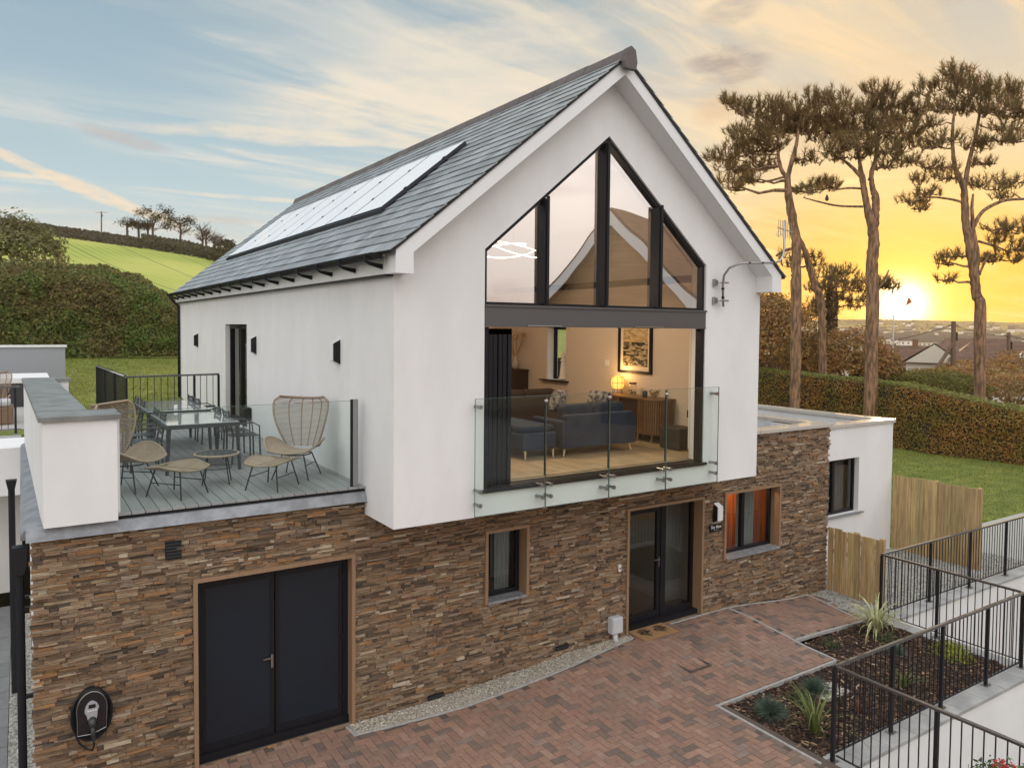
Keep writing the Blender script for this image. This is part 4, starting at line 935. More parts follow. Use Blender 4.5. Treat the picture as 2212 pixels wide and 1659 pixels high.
railing('railing', [(4.75,-3.19),(4.75,-7.4)], RZ0, RZ1, [1.25,2.6,3.9], 'black metal railing running towards the camera from the near bed corner')
railing('railing', [(9.93,-.66),(20.5,-.70)], RZ0, RZ1, [0,1.75,3.35,4.95,6.6,8.3,10.0], 'long black metal railing in front of the gravel and lawn at the far right')
railing('railing', [(9.93,-.71),(9.93,-3.09)], RZ0, RZ1, [1.02], 'short black metal railing along the far end of the bark bed')
railing('terrace_railing', [(-2.20,8.2),(-.36,8.42)], 3.06, 4.25, [.0,1.33,1.84], 'black metal railing across the back of the terrace deck', sp=.125)
railing('terrace_railing', [(-2.21,8.26),(-2.38,12.9)], 3.06, 4.27, [1.5,3.1,4.6], 'black metal railing running back along the lawn steps behind the deck', sp=.115)

# ================================================================== GROUND NEAR THE HOUSE
GV = [(-.25,.63),(1.34,.50),(2.48,.51),(3.33,.55),(4.36,.70),(4.84,.78)]
def gy(x):
    if x < GV[0][0] or x > GV[-1][0]: return .95
    for (a, b_), (c, d) in zip(GV[:-1], GV[1:]):
        if a <= x <= c: return b_+(d-b_)*(x-a)/(c-a)
def in_drive(x, y):
    if not (-4.3 < x < 7.36 and -8.2 < y < gy(x)-.03): return False
    if y < -1.40 and x > 4.50: return False
    return True
def herring(mb, x0, y0, x1, y1, test, c=.116):
    nx, ny = int((x1-x0)/c), int((y1-y0)/c); g_ = .0035
    for i in range(-1, nx+1):
        for j in range(-1, ny+1):
            k = (i-j) % 4
            if k == 0: a, b_, d, e = i, j, i+2, j+1
            elif k == 3: a, b_, d, e = i, j, i+1, j+2
            else: continue
            X0, Y0, X1, Y1 = x0+a*c+g_, y0+b_*c+g_, x0+d*c-g_, y0+e*c-g_; cx_, cy_ = (X0+X1)/2, (Y0+Y1)/2
            if not (test(cx_, cy_)): continue
            z = zg(cx_, cy_)+u(-.0025,.0025); tx, ty = u(-.01,.01), u(-.01,.01)
            def zz(px, py): return zg(px,py)-zg(cx_,cy_)+z+(px-cx_)*tx+(py-cy_)*ty
            e_ = .005
            o_ = [(X0,Y0),(X1,Y0),(X1,Y1),(X0,Y1)]; i_ = [(X0+e_,Y0+e_),(X1-e_,Y0+e_),(X1-e_,Y1-e_),(X0+e_,Y1-e_)]
            vs = [(p,q,zz(p,q)-.012) for p,q in o_]+[(p,q,zz(p,q)-.003) for p,q in o_]+[(p,q,zz(p,q)) for p,q in i_]
            mb.add(vs, [(8,9,10,11)]+[(q,(q+1)%4,4+(q+1)%4,4+q) for q in range(4)]+[(4+q,4+(q+1)%4,8+(q+1)%4,8+q) for q in range(4)])
mb = MB(); herring(mb, -4.3, -8.2, 7.5, 1.0, in_drive)
herring(mb, 7.45, -.60, 10.2, .97, lambda x, y: 7.47 < x < 9.55+.3*(y+.5) and -.55 < y < .9)
mb.cur = 1; nx, ny = 60, 46; vs = []; fs = []
for j in range(ny+1):
    for i in range(nx+1): x = -4.35+i*14.6/nx; y = -8.3+j*9.35/ny; vs.append((x, y, zg(x,y)-.008))
def keep(i, j):
    x = -4.35+(i+.5)*14.6/nx; y = -8.3+(j+.5)*9.35/ny
    return x < 4.6 or y > -1.45 and (x < 7.4 or y > -.62) and x < 9.62+.3*(y+.5)
fs = [(j*(nx+1)+i, j*(nx+1)+i+1, (j+1)*(nx+1)+i+1, (j+1)*(nx+1)+i) for j in range(ny) for i in range(nx) if keep(i,j)]
mb.add(vs, fs); JN = M('joint_sand', (.10,.075,.06), .95, grain=(40,.5))
tag(mb.build('driveway', [BRICK, JN], fix=False), kind='structure')
# edging kerbs
def kerb(pts, w_=.04, h=.010):
    mb = MB()
    for (a, b_), (c, d) in zip(pts[:-1], pts[1:]):
        n = max(1, round(math.hypot(c-a, d-b_)/.6))
        for k in range(n):
            p = (a+(c-a)*k/n, b_+(d-b_)*k/n); q = (a+(c-a)*(k+1)/n, b_+(d-b_)*(k+1)/n); dx, dy = (q[0]-p[0]), (q[1]-p[1]); L = math.hypot(dx,dy)
            s_ = .003/L; P0 = Vector((p[0]+dx*s_,p[1]+dy*s_,zg(*p)+h-.03)); P1_ = Vector((q[0]-dx*s_,q[1]-dy*s_,zg(*q)+h-.03)); mb.bar(P0, P1_, w_, .06)
    o = mb.build('kerb', CONC, bevel=.004); tag(o, kind='structure')
kerb([(-.29,.90),(-.27,.61)]); kerb(GV); kerb([(4.84,.78),(4.86,.90)])
kerb([(5.85,.90),(7.40,.92)]); kerb([(7.41,.93),(7.41,-1.41)]); kerb([(7.38,-1.41),(4.55,-1.41)]); kerb([(4.52,-1.38),(4.50,-3.15)]); kerb([(7.45,-.58),(9.48,-.58)]); kerb([(9.50,-.56),(9.86,.9)]); kerb([(7.46,.92),(9.9,.92)])
def pebbles(name, n, pos, size, mat, base=None):
    mb = MB(); rr = Random = R
    for _ in range(n):
        p = pos()
        if p is None: continue
        x, y, z = p; s = size*u(.55,1.25); a = u(0,3.14); ca, sa = math.cos(a)*s, math.sin(a)*s; h = s*u(.5,.8); f = u(.6,1.)
        vs = [(x+ca,y+sa,z),(x-sa*f,y+ca*f,z+u(-.2,.2)*s),(x-ca,y-sa,z),(x+sa*f,y-ca*f,z+u(-.2,.2)*s),(x+u(-.3,.3)*s,y+u(-.3,.3)*s,z+h)]
        mb.add(vs, [(0,1,4),(1,2,4),(2,3,4),(3,0,4)])
    o = mb.build(name, mat, fix=False); tag(o, kind='stuff', cat='gravel', label=base); return o
PEB = M('pale_pebble', (.5,.45,.36), .8, ramp=[(0,(.22,.19,.15)),(.3,(.36,.31,.235)),(.6,(.46,.40,.32)),(.85,(.58,.53,.45)),(1,(.16,.14,.12))])
PEG = M('grey_pebble', (.4,.4,.38), .8, ramp=[(0,(.18,.17,.155)),(.4,(.32,.31,.28)),(.8,(.45,.44,.40)),(1,(.14,.12,.10))])
mb = MB(); vs = []; n = 24
for k in range(n+1):
    x = -.25+5.1*k/n; vs += [(x,gy(x)-.0,zg(x,gy(x))-.005),(x,.96,zg(x,gy(x))-.005)]
gb = mb.add(vs, [(2*k,2*k+2,2*k+3,2*k+1) for k in range(n)]).build('gravel_strip', PEG); tag(gb, kind='structure')
def gp():
    x = u(-.22,4.8); y = u(gy(x)+.02,.94); return (x, y, zg(x, gy(x))+u(-.005,.012))
pebbles('gravel', 5200, gp, .017, PEB, 'pale gravel strip along the foot of the stone wall')
# bark bed
mb = MB(); mb.add([(4.55,-3.02,-.265),(9.78,-3.02,-.265),(9.78,-1.44,-.265),(4.55,-1.44,-.265)], [(0,1,2,3)]); mb.add([(7.44,-1.44,-.265),(9.78,-1.44,-.265),(9.78,-.61,-.265),(7.44,-.61,-.265)], [(0,1,2,3)])
tag(mb.build('planting_bed', SOIL), kind='structure')
mb = MB()
for _ in range(15000):
    x, y = u(4.55,9.75), u(-3.0,-.62)
    if y > -1.44 and x < 7.45: continue
    L, wd, a = u(.02,.055), u(.006,.016), u(0,3.14); d = Vector((math.cos(a), math.sin(a), u(-.35,.35))).normalized(); s_ = d.cross(Vector((u(-.4,.4),u(-.4,.4),1))).normalized()
    mb.obox((x,y,-.262+abs(R.gauss(0,.016))), d*L, s_*wd, d.cross(s_)*.004)
BK = M('bark_chip', (.1,.05,.03), .9, ramp=[(0,(.014,.009,.007)),(.4,(.034,.018,.011)),(.66,(.06,.031,.018)),(.85,(.10,.055,.031)),(.94,(.24,.14,.08)),(1,(.36,.25,.16))])
tag(mb.build('bark_mulch', BK, fix=False), 'dark brown bark chips covering the planting bed', 'bark mulch', kind='stuff')
# retaining walls with stone caps
def rwall(name, x0, x1, y0, y1, label, cap_, ztop=-.31, inset_=.03):
    t = thing(name, ((x0+x1)/2,(y0+y1)/2,-3.2), label, 'retaining wall'); MB().box(x0+inset_,x1-inset_,y0+inset_,y1-inset_,-3.2,ztop).build('wall', WHITE, t)
    mb = MB(); lx = (x1-x0) > (y1-y0); L = (x1-x0) if lx else (y1-y0); n = max(1, round(L/.62))
    for k in range(n):
        a, b_ = k*L/n+.004, (k+1)*L/n-.004; dz = u(-.002,.002)
        if lx: mb.box(x0+a,x0+b_,y0,y1,ztop+.001,ztop+.06+dz)
        else: mb.box(x0,x1,y0+a,y0+b_,ztop+.001,ztop+.06+dz)
    mb.build('capping', COPE, t, bevel=.006)
rwall('retaining_wall', 4.47, 10.10, -3.37, -3.0, 'white retaining wall with grey slab capping along the bark bed', 1)
rwall('retaining_wall', 4.47, 4.86, -8.2, -3.375, 'white retaining wall beside the drive nearest the camera', 1)
rwall('retaining_wall', 9.74, 10.10, -2.995, -.62, 'short white retaining wall at the far end of the bark bed', 1)
rwall('retaining_wall', 10.105, 22., -.86, -.50, 'long white retaining wall below the gravel yard at the far right', 1)
MB().box(4.50,9.75,-.99,-.62,-.3,-.28)
PAVE = M('grey_path', (.22,.215,.20), .85, grain=(8,.3), bump=(20,.3,.005))
mb = MB(); mb.box(4.8,60,-40,-.84,-3.3,-3.0); tag(mb.build('lower_path', PAVE), kind='structure')
# gravel yard between the fences
mb = MB(); mb.box(9.4,22,-.5,2.02,-.5,-.275); tag(mb.build('gravel_yard', PEG), kind='structure')
def gp2():
    x = u(9.55,16.5); y = u(-.48,1.95)
    if x < 10.5 and (y > .9 or x < 9.60+.3*(y+.5)): return None
    return (x,y,-.273+u(0,.012))
pebbles('gravel', 9000, gp2, .024, PEG, 'grey gravel between the timber fences')
tag(MB().box(6.1,6.7,-2.15,-1.75,-.262,-.235).build('drain_cover', PEG), 'flat grey drain cover lying in the bark bed', 'drain cover')
t = thing('manhole_cover', (5.1,-.3,-.1), 'recessed brick manhole cover outlined in the paving by the door', 'manhole cover')
mb = MB(); z = zg(5.1,-.3)+.002
for a, b_, c, d in ((4.88,5.36,-.54,-.52),(4.88,5.36,-.10,-.08),(4.88,4.90,-.52,-.10),(5.34,5.36,-.52,-.10)): mb.box(a,b_,c,d,z-.02,z+.006)
mb.build('rim', M('rim_metal', (.10,.085,.075), .6), t)
mat_ = thing('doormat', (5.25,.78,-.03), 'brown coir doormat with dark round wreath pattern outside the front door', 'doormat')
CO = M('coir', (.33,.19,.085), .95, bump=(90,.8,.006), grain=(60,.4)); z = zg(5.3,.8)
MB().box(4.92,5.72,.56,1.0,z+.004,z+.030).build('mat', CO, mat_)
for cx_ in (5.15,5.50):
    mb = MB()
    for _ in range(110): a = u(0,6.28); r_ = u(.03,.13); p = Vector((cx_+r_*math.cos(a),.80+r_*math.sin(a),z+.033)); mb.obox(p, Vector((math.cos(a),math.sin(a),0))*.02, Vector((-math.sin(a),math.cos(a),0))*.0035, (0,0,.002))
    mb.box(cx_-.005,cx_+.005,.60,.68,z+.0305,z+.034)
    mb.build('pattern', M('coir_dark', (.05,.032,.02), .95), mat_)
# alley on the left
ALP = M('alley_paving', (.17,.175,.175), .8, var=.1, grain=(6,.3))
mb = MB(); y = -9
while y < 8.4:
    for x in (-9.6,-8.7,-7.8,-6.9,-6.0,-5.1): mb.box(x+.005,x+.892,y+.005,y+.592,-.34,-.30+u(-.002,.002))
    y += .6
o = mb.build('alley_path', ALP); tag(o, kind='structure')
tag(MB().box(-4.2,-3.9,-.5,8.4,-.4,-.312).build('alley_gravel', PEG), kind='structure')
pebbles('gravel', 2500, lambda: (u(-4.19,-3.92),u(.5,8.3),-.31+u(0,.01)), .022, PEG, 'dark gravel strip in the alley left of the stone wall')
# timber fences
def fence(x, y0, y1, z0, zt0, zt1, label, yw=.165):
    t = thing('timber_fence', (x,(y0+y1)/2,z0), label, 'fence'); y = y0; mb = MB(); k = 0; n = max(1, round(abs(y1-y0)/yw)); s = (y1-y0)/n
    for k in range(n):
        f = (k+.5)/n; zt = zt0+(zt1-zt0)*f+u(-.012,.012); a = y0+s*k; hw = abs(s)/2+(.012 if k % 2 else -.018); yc = a+s/2
        mb.box(x-.012+(k%2)*.025, x+.010+(k%2)*.025, yc-hw, yc+hw, z0, zt)
    mb.build('boards', WOOD, t)
    mb = MB()
    for zz in (z0+.35, (z0+zt1)/2+.2, min(zt0,zt1)-.18): mb.bar((x+.055,y0,zz),(x+.055,y1,zz),.04,.09)
    mb.build('rail', WOOD, t)
    for yy in (y1+(.05 if y1 < y0 else -.05), (y0+y1)/2): MB().box(x+.03,x+.12,yy-.045,yy+.045,z0,min(zt0,zt1)+.02).build('post', WOOD, t)
    return t
f1 = at(1928, 1070, x=10.6)
def zx(U, V, x): return at(U, V, x=x).z
fence(10.56, .94, -.30, -.3, 1.09, 1.08, 'low yellowish timber fence between the stone wall and the black railing')
EY = 1.98
fence(EX+.03, EY, -.14, -.4, 1.63, 1.64, 'taller weathered timber fence joined to the white extension', .165)

# ================================================================== BED PLANTS
PHV = leafmat('variegated_leaf', (.62,.60,.36), (.30,.34,.14), .2, .01, .2, 6); PHG = leafmat('strap_leaf', (.20,.22,.07), (.09,.13,.04), .3, .02, .2, 4)
PHR = leafmat('bronze_leaf', (.16,.07,.05), (.08,.035,.03), .3, .02, .2, 4)
FES = leafmat('blue_grass_leaf', (.15,.20,.15), (.08,.12,.09), .3, .02, .2, 5); SHR = leafmat('shrub_leaf', (.11,.17,.07), (.05,.09,.04), .3, .02, .3, 5)
YEL = leafmat('yellow_leaf', (.42,.42,.06), (.16,.22,.03), .3, .02, .3, 7); RED = leafmat('red_flower', (.5,.02,.03), (.25,.05,.03), .3, .02, .3, 7)
def strap(loc, n, L, wd, mat, label, cat='plant', spread=1., name='strap_leaf_plant', flop=.6):
    mb = MB(); x0, y0, z0 = loc
    for k in range(n):
        a = u(0,6.283); l = L*u(.6,1.1); e = u(.75,1.5)*spread; d = Vector((math.cos(a),math.sin(a),0)); s_ = Vector((-d.y,d.x,0)); m_ = 7; vs = []
        pos = Vector((x0,y0,z0))+d*u(0,.04*L); th = math.pi/2-u(.05,.55)*e; w_ = wd*u(.7,1.2)
        for i in range(m_+1):
            f = i/m_; ww = w_*(1-f**3)*(.6+.4*math.sin(math.pi*min(1,f*1.5))); vs += [pos-s_*ww/2, pos+s_*ww/2]
            pos = pos+(d*math.cos(th)+Vector((0,0,math.sin(th))))*l/m_; th -= flop*u(.6,1.3)*e*(.2+f)
        mb.add(vs, [(2*i,2*i+1,2*i+3,2*i+2) for i in range(m_)])
    o = mb.build(name, mat, fix=False); return tag(o, label, cat)
def tuft(loc, r_, n, mat, label, cat='grass clump', name='grass_clump'):
    mb = MB()
    for k in range(n):
        a = u(0,6.283); ph = math.acos(u(.05,1)); d = Vector((math.cos(a)*math.sin(ph), math.sin(a)*math.sin(ph), math.cos(ph))); p = Vector(loc)+Vector((u(-.03,.03),u(-.03,.03),0)); e = p+d*r_*u(.7,1.15)+Vector((0,0,-.04*r_))
        s_ = d.cross(Vector((u(-1,1),u(-1,1),u(-1,1)))).normalized()*.004; m_ = p.lerp(e,.5)+Vector((0,0,r_*.10)); mb.add([p-s_,p+s_,m_+s_*.8,m_-s_*.8,e], [(0,1,2,3),(3,2,4)])
    return tag(mb.build(name, mat, fix=False), label, cat)
def smallshrub(loc, r_, n, sz, mat, label, name='shrub', cat='shrub', h=.8):
    mb = MB(); pts = []
    for k in range(n):
        a = u(0,6.283); ph = math.acos(u(0,1)); q = r_*u(.4,1.05); d = Vector((math.cos(a)*math.sin(ph), math.sin(a)*math.sin(ph), math.cos(ph)*h)); pts.append((Vector(loc)+d*q, d))
    leafpts(mb, pts, sz); st = MB()
    for k in range(8): a = k*.785; st.tube([loc,(loc[0]+r_*.6*math.cos(a),loc[1]+r_*.6*math.sin(a),loc[2]+r_*.6)], .004, 4)
    b = len(mb.f); mb.cur = 1; mb.add(st.v, st.f)
    return tag(mb.build(name, [mat, BARK], fix=False), label, cat)
BZ = -.26
strap((9.15,-1.05,BZ), 90, .98, .036, PHV, 'large cream and green striped strap leaf plant by the fence post', flop=.62)
strap((5.12,-2.62,BZ), 40, .95, .028, PHG, 'green and yellow strap leaf plant close to the near railing corner', flop=.42)
strap((7.5,-2.5,BZ), 30, .50, .022, PHG, 'smaller green strap leaf plant in the middle of the bark bed', flop=.5)
strap((6.15,-2.62,BZ), 24, .42, .015, PHR, 'thin bronze leaved plant behind the railing in the bark bed', flop=.5)
tuft((5.05,-1.95,BZ), .31, 900, FES, 'blue green grass mound nearest the drive corner'); tuft((6.22,-1.84,BZ), .27, 800, FES, 'blue green grass mound beside the paving point')
tuft((8.62,-1.75,BZ), .22, 500, FES, 'small blue green grass clump seen through the railing')
smallshrub((5.78,-1.92,BZ), .22, 330, .04, SHR, 'low grey green shrub between the two blue grass mounds'); smallshrub((7.94,-.95,BZ), .22, 260, .035, SHR, 'tiny sparse shrub near the upper edge of the bark bed')
smallshrub((9.35,-2.30,BZ), .36, 800, .055, YEL, 'bright yellow green shrub at the far end of the bark bed', h=.7); smallshrub((9.0,-1.35,BZ), .24, 260, .04, SHR, 'small dark shrub between the striped plant and the yellow shrub')
p = at(2185, 1690, t=7.6); smallshrub((p.x,p.y,p.z-.15), .42, 900, .06, SHR, 'dark leafy shrub below the wall in the bottom right corner'); p2 = at(2172,1652,t=7.3)
smallshrub((p2.x,p2.y,p2.z-.10), .13, 130, .04, RED, 'sprig of red flowers at the bottom right behind the railing', 'flowering_shrub', 'flowers', 1.2)

# ================================================================== LAWNS AND LAND
def sheet(name, fn, x0, x1, y0, y1, nx, ny, mat, kind='structure'):
    mb = MB(); vs = []
    for j in range(ny+1):
        for i in range(nx+1): x = x0+(x1-x0)*i/nx; y = y0+(y1-y0)*j/ny; vs.append((x,y,fn(x,y)))
    mb.add(vs, [(j*(nx+1)+i, j*(nx+1)+i+1, (j+1)*(nx+1)+i+1, (j+1)*(nx+1)+i) for j in range(ny) for i in range(nx)])
    return tag(mb.build(name, mat, smooth=True, fix=False), kind=kind)
def hr(x, y): return -.40+.10*mnoise.noise(Vector((x*.25,y*.25,0)))*min(1,max(0,(x-17)/5))
def hb(x, y): return 3.0+.65*min(1,max(0,(y-9)/24))+.04*mnoise.noise(Vector((x*.3,y*.3,5)))
sheet('lawn', hr, 14.8, 34, -.5, 40, 60, 90, GRASS)
sheet('lawn', hb, -2.9, 12, 8.45, 36, 40, 60, GRASS)
MB().box(-2.9, 10, 8.42, 8.46, 1., 3.0)
GRB = leafmat('grass_blade', (.15,.20,.03), (.27,.27,.06), .35, .02, .3, .5)
def blades(n, pos, h, name, label):
    mb = MB()
    for _ in range(n):
        x, y, z = pos(); a = u(0,3.14); wd = u(.008,.018); hh = h*u(.5,1.3); c, s_ = math.cos(a)*wd, math.sin(a)*wd; tx, ty = u(-.5,.5)*hh, u(-.5,.5)*hh
        mb.add([(x-c,y-s_,z-.01),(x+c,y+s_,z-.01),(x+tx,y+ty,z+hh)], [(0,1,2)])
    return tag(mb.build(name, GRB, fix=False), label, 'grass', kind='stuff')
def pr():
    x = 14.9+17*R.random()**1.0; y = u(-.4,22); return x, y, hr(x,y)
blades(52000, pr, .07, 'grass', 'mown grass of the right hand lawn')
def pb():
    y = 9+24*R.random()**1.3; x = u(-2.8,3.5); return x, y, hb(x,y)
blades(26000, pb, .06, 'grass', 'mown grass of the back lawn behind the terrace')
FIELD = bpy.data.materials.new('crop_field'); FIELD.use_nodes = True; g = NG(FIELD.node_tree)
geo = g.n('ShaderNodeNewGeometry'); sp = g.n('ShaderNodeSeparateXYZ'); FIELD.node_tree.links.new(geo.outputs['Position'], sp.inputs[0])
rowc = g.m('ADD', g.m('MULTIPLY', sp.outputs[0], .98), g.m('MULTIPLY', sp.outputs[1], .2)); nz = g.noise(geo.outputs['Position'], .03, 4)
rows = g.m('SINE', g.m('ADD', g.m('MULTIPLY', rowc, 3.2), g.m('MULTIPLY', nz, 2.)))
tram = g.ss(g.m('ABSOLUTE', g.m('SUBTRACT', g.m('FRACT', g.m('DIVIDE', rowc, 13.)), .5)), .0, .03)
fc = g.mix(g.ss(rows,-.6,.9,0,.8), (.30,.355,.055), (.20,.26,.042)); fc = g.mix(g.ss(nz,.35,.65), fc, (.39,.40,.09)); fc = g.mix(tram, (.13,.18,.04), fc)
g.put(FIELD.node_tree.nodes['Principled BSDF'].inputs['Base Color'], fc); FIELD.node_tree.nodes['Principled BSDF'].inputs['Roughness'].default_value = 1.
# hillside north of the house: top profile as elevation over azimuth
def topel(azd):
    pts = [(-40,6.2),(-10,6.5),(-1,6.35),(5.4,5.75),(9.7,5.25),(12.1,4.75),(20,3.2),(30,1.6),(45,.7),(60,.2)]
    for (a, b_), (c, d) in zip(pts[:-1], pts[1:]):
        if a <= azd <= c: return b_+(d-b_)*(azd-a)/(c-a)
    return 6.2
mb = MB(); vs = []; na, nr = 70, 30
def hillp(azd, f):
    r_ = 42+(238-42)*f if f <= 1 else 238+(f-1)*600
    te = topel(azd); e0 = -2.2
    el_ = e0+(te-e0)*(1-(1-min(f,1))**1.25) if f <= 1 else te*(238+20)/(r_+20)
    a = rad(azd); return (CAMP.x+r_*math.sin(a), CAMP.y+r_*math.cos(a), CAMP.z+r_*math.tan(rad(el_)))
for j in range(nr+1):
    for i in range(na+1): vs.append(hillp(-40+84*i/na, j*1.3/nr))
mb.add(vs, [(j*(na+1)+i, j*(na+1)+i+1, (j+1)*(na+1)+i+1, (j+1)*(na+1)+i) for j in range(nr) for i in range(na)])
tag(mb.build('hillside', FIELD, smooth=True, fix=False), kind='structure')
ROUGH = M('rough_ground', (.085,.075,.03), 1., col2=(.05,.055,.02), ns=.08, grain=(.9,.5))
mb = MB(); vs = [(0,0,-8)]; n = 64
for k in range(n): vs.append((2200*math.cos(k*2*math.pi/n), 2200*math.sin(k*2*math.pi/n), -8.))
mb.add(vs, [(0,1+k,1+(k+1)%n) for k in range(n)]); tag(mb.build('ground', ROUGH, fix=False), kind='structure')
sheet('field', lambda x, y: -.5-.055*max(0,x-34)+.25*mnoise.noise(Vector((x*.1,y*.1,0))), 32.5, 170, -60, 150, 40, 40, ROUGH)
tag(MB().box(-60,-3.9,-60,-8.5,-.9,-.36).build('road', PAVE), kind='structure'); tag(MB().box(-3.9,60,-60,-8.3,-3.6,-3.05).build('road', PAVE), kind='structure')
# far hill across the valley
FARM = M('far_hill_haze_tint', (.28,.20,.06), 1., col2=(.13,.10,.035), ns=.011, grain=(.03,.6))  # golden base colour adds the haze tint to the slope
def farh(azd, f):
    r_ = 260+1500*f; tp = .78+.10*mnoise.noise(Vector((azd*.25,0,0)))+.05*mnoise.noise(Vector((azd*1.7,3,0)))
    if azd > 62: tp -= (azd-62)*.045
    if azd < 50: tp -= (50-azd)*.02
    el_ = -1.7+(tp+1.7)*f**.85; a = rad(azd); return (CAMP.x+r_*math.sin(a), CAMP.y+r_*math.cos(a), CAMP.z+r_*math.tan(rad(el_)))
mb = MB(); vs = []; na, nr = 260, 30
for j in range(nr+1):
    for i in range(na+1): p = farh(20+70*i/na, j/nr); vs.append((p[0],p[1],p[2]+(3.5*abs(mnoise.noise(Vector((i*.9,j*.7,1)))) if j > 4 else 0)))
mb.add(vs, [(j*(na+1)+i, j*(na+1)+i+1, (j+1)*(na+1)+i+1, (j+1)*(na+1)+i) for j in range(nr) for i in range(na)]); tag(mb.build('far_hill', FARM, smooth=True, fix=False), kind='structure')
# town houses on the far hill
TW = [M('town_wall', (.80,.74,.66), .9), M('town_wall_cream', (.66,.58,.46), .9)]; TR = M('town_roof', (.12,.085,.06), .9)
protos = []
for k, (L, D_, H_) in enumerate(((9,7,5.5),(16,8,5.5),(28,8,6))):
    t = local('town_house', 'pale house with brown roof on the far hillside', 'house', 'houses of the town on the far hillside')
    MB().box(-L/2,L/2,-D_/2,D_/2,-4,H_).build('wall', TW[k%2], t)
    mb = MB(); mb.prism([(-D_/2-.3,H_+.02),(D_/2+.3,H_+.02),(0,H_+2.7)], 'x', -L/2-.3, L/2+.3); mb.build('roof', TR, t)
    for q in range(int(L/3.2)):
        for z in (.9,3.4): x = -L/2+1.6+q*3.2; MB().box(x-.5,x+.5,-D_/2-.05,-D_/2-.01,z,z+1.2).build('window', M('town_window', (.05,.05,.06), .3), t)
    protos.append(t)
R2 = random.Random(11)
def town_copy(src, win):
    c = src.copy(); COL.objects.link(c)
    for ch in list(src.children):
        if win or not ch.name.startswith('window'): k_ = ch.copy(); COL.objects.link(k_); k_.parent = c
    return c
for k in range(210):
    f = R2.choice([R2.uniform(.16,.5),R2.uniform(.3,.85)]); a = R2.uniform(50.,68.5) if k > 20 else R2.uniform(60,68); p = farh(a, f)
    o = protos[k] if k < 3 else town_copy(protos[R2.choice([0,0,1,1,2])], f < .27); o.location = p; o.rotation_euler = (0,0,rad(-a)+R2.uniform(-.5,.5)); s_ = R2.uniform(.62,.95); o.scale = (s_,s_,s_)
# trees among the town: one mass
mb = MB(); pts = []
for k in range(620):
    f = R2.uniform(.02,.98); a = R2.uniform(48,69); p = farh(a,f); s_ = (2+3*f)
    for _ in range(7): pts.append((Vector(p)+Vector((R2.gauss(0,s_),R2.gauss(0,s_),R2.uniform(0,s_*1.1))),(0,0,1)))
leafpts(mb, pts, 3.0); tag(mb.build('distant_woods', leafmat('distant_leaf', (.10,.085,.03), (.055,.055,.02), .3, .01, .2, .01), fix=False), 'scattered woods between the houses on the far hill', 'woods', kind='stuff')

# ================================================================== HEDGES AND BUSHES
HG = leafmat('hedge_leaf', (.17,.16,.035), (.40,.19,.05), .4, .02, .3, .5); HG_LIT = leafmat('hedge_lit_top_leaf', (.22,.26,.06), (.30,.27,.09), .35, .02, .35, .7)  # top leaves get a lighter colour for the light falling on them
HL = leafmat('laurel_leaf', (.095,.155,.032), (.16,.11,.045), .6, .035, .3, .55); CORE = M('hedge_twigs', (.04,.032,.018), 1.)
def hedge_top(y):
    pts = [(-12,1.3),(0,1.6),(6,1.88),(12,2.72),(20,3.0),(40,3.1)]
    for (a, b_), (c, d) in zip(pts[:-1], pts[1:]):
        if a <= y <= c: return b_+(d-b_)*(y-a)/(c-a)
    return 1.3
hg = thing('hedge', (32.6,8,-.4), 'long clipped green and brown hedge along the far side of the right lawn', 'hedge')
mb = MB(); vs = []; ys = [-12+k for k in range(53)]
for y in ys: zt = hedge_top(y)-.14; vs += [(32.05,y,-.6),(32.1,y,zt),(33.5,y,zt),(33.55,y,-.6)]
mb.add(vs, [(4*k+a,4*k+a+1,4*k+a+5,4*k+a+4) for k in range(len(ys)-1) for a in range(3)]); mb.build('twigs', CORE, hg)
pts = []; top = []
for _ in range(62000):
    y = u(-8,27) if R.random() < .9 else u(-12,40); zt = hedge_top(y)+.05*mnoise.noise(Vector((y*.8,0,0))); wob = .13*mnoise.noise(Vector((y*.9,u(0,1)*.0+1,0)))
    r_ = R.random()
    if r_ < .62: z = -.42+(zt+.42)*R.random(); q = .20*mnoise.noise(Vector((y*1.1,z*1.1,3)))+.06*mnoise.noise(Vector((y*4,z*4,3))); rr = .25*max(0,(z-zt+.3)/.3)**2; pts.append(((31.95+q+rr+u(-.05,.07),y,z),(-1,0,.2)))
    else: x = u(32.05,33.5); top.append(((x,y,zt+.05*mnoise.noise(Vector((x*2,y*2,0)))+u(-.09,.07)),(0,0,1)))
mb = MB(); leafpts(mb, pts, .105, .6); mb.build('foliage', HG, hg, fix=False); mb = MB(); leafpts(mb, top, .10, .6); mb.build('clipped_top', HG_LIT, hg, fix=False)
# tall rounded hedge behind the back lawn
def lh_top(x):
    pts = [(-16,7.4),(-8,7.9),(-4.7,8.2),(-1,8.35),(.3,8.25),(1.7,7.65),(2.9,6.8),(5,6.1),(9,5.6),(14,5.2)]
    for (a, b_), (c, d) in zip(pts[:-1], pts[1:]):
        if a <= x <= c: return b_+(d-b_)*(x-a)/(c-a)
    return 6
lh_ = thing('tall_hedge', (0,34,3.6), 'tall dense dark green hedge with rounded top behind the back lawn', 'hedge')
mb = MB(); vs = []; xs_ = [-16+k for k in range(31)]
for x in xs_: zt = lh_top(x)-.55; vs += [(x,33.9,2.9),(x,33.7,zt-1),(x,34.4,zt),(x,36,zt),(x,36.6,2.9)]
mb.add(vs, [(5*k+a,5*k+a+1,5*k+a+6,5*k+a+5) for k in range(len(xs_)-1) for a in range(4)]); mb.build('twigs', CORE, lh_)
pts = []
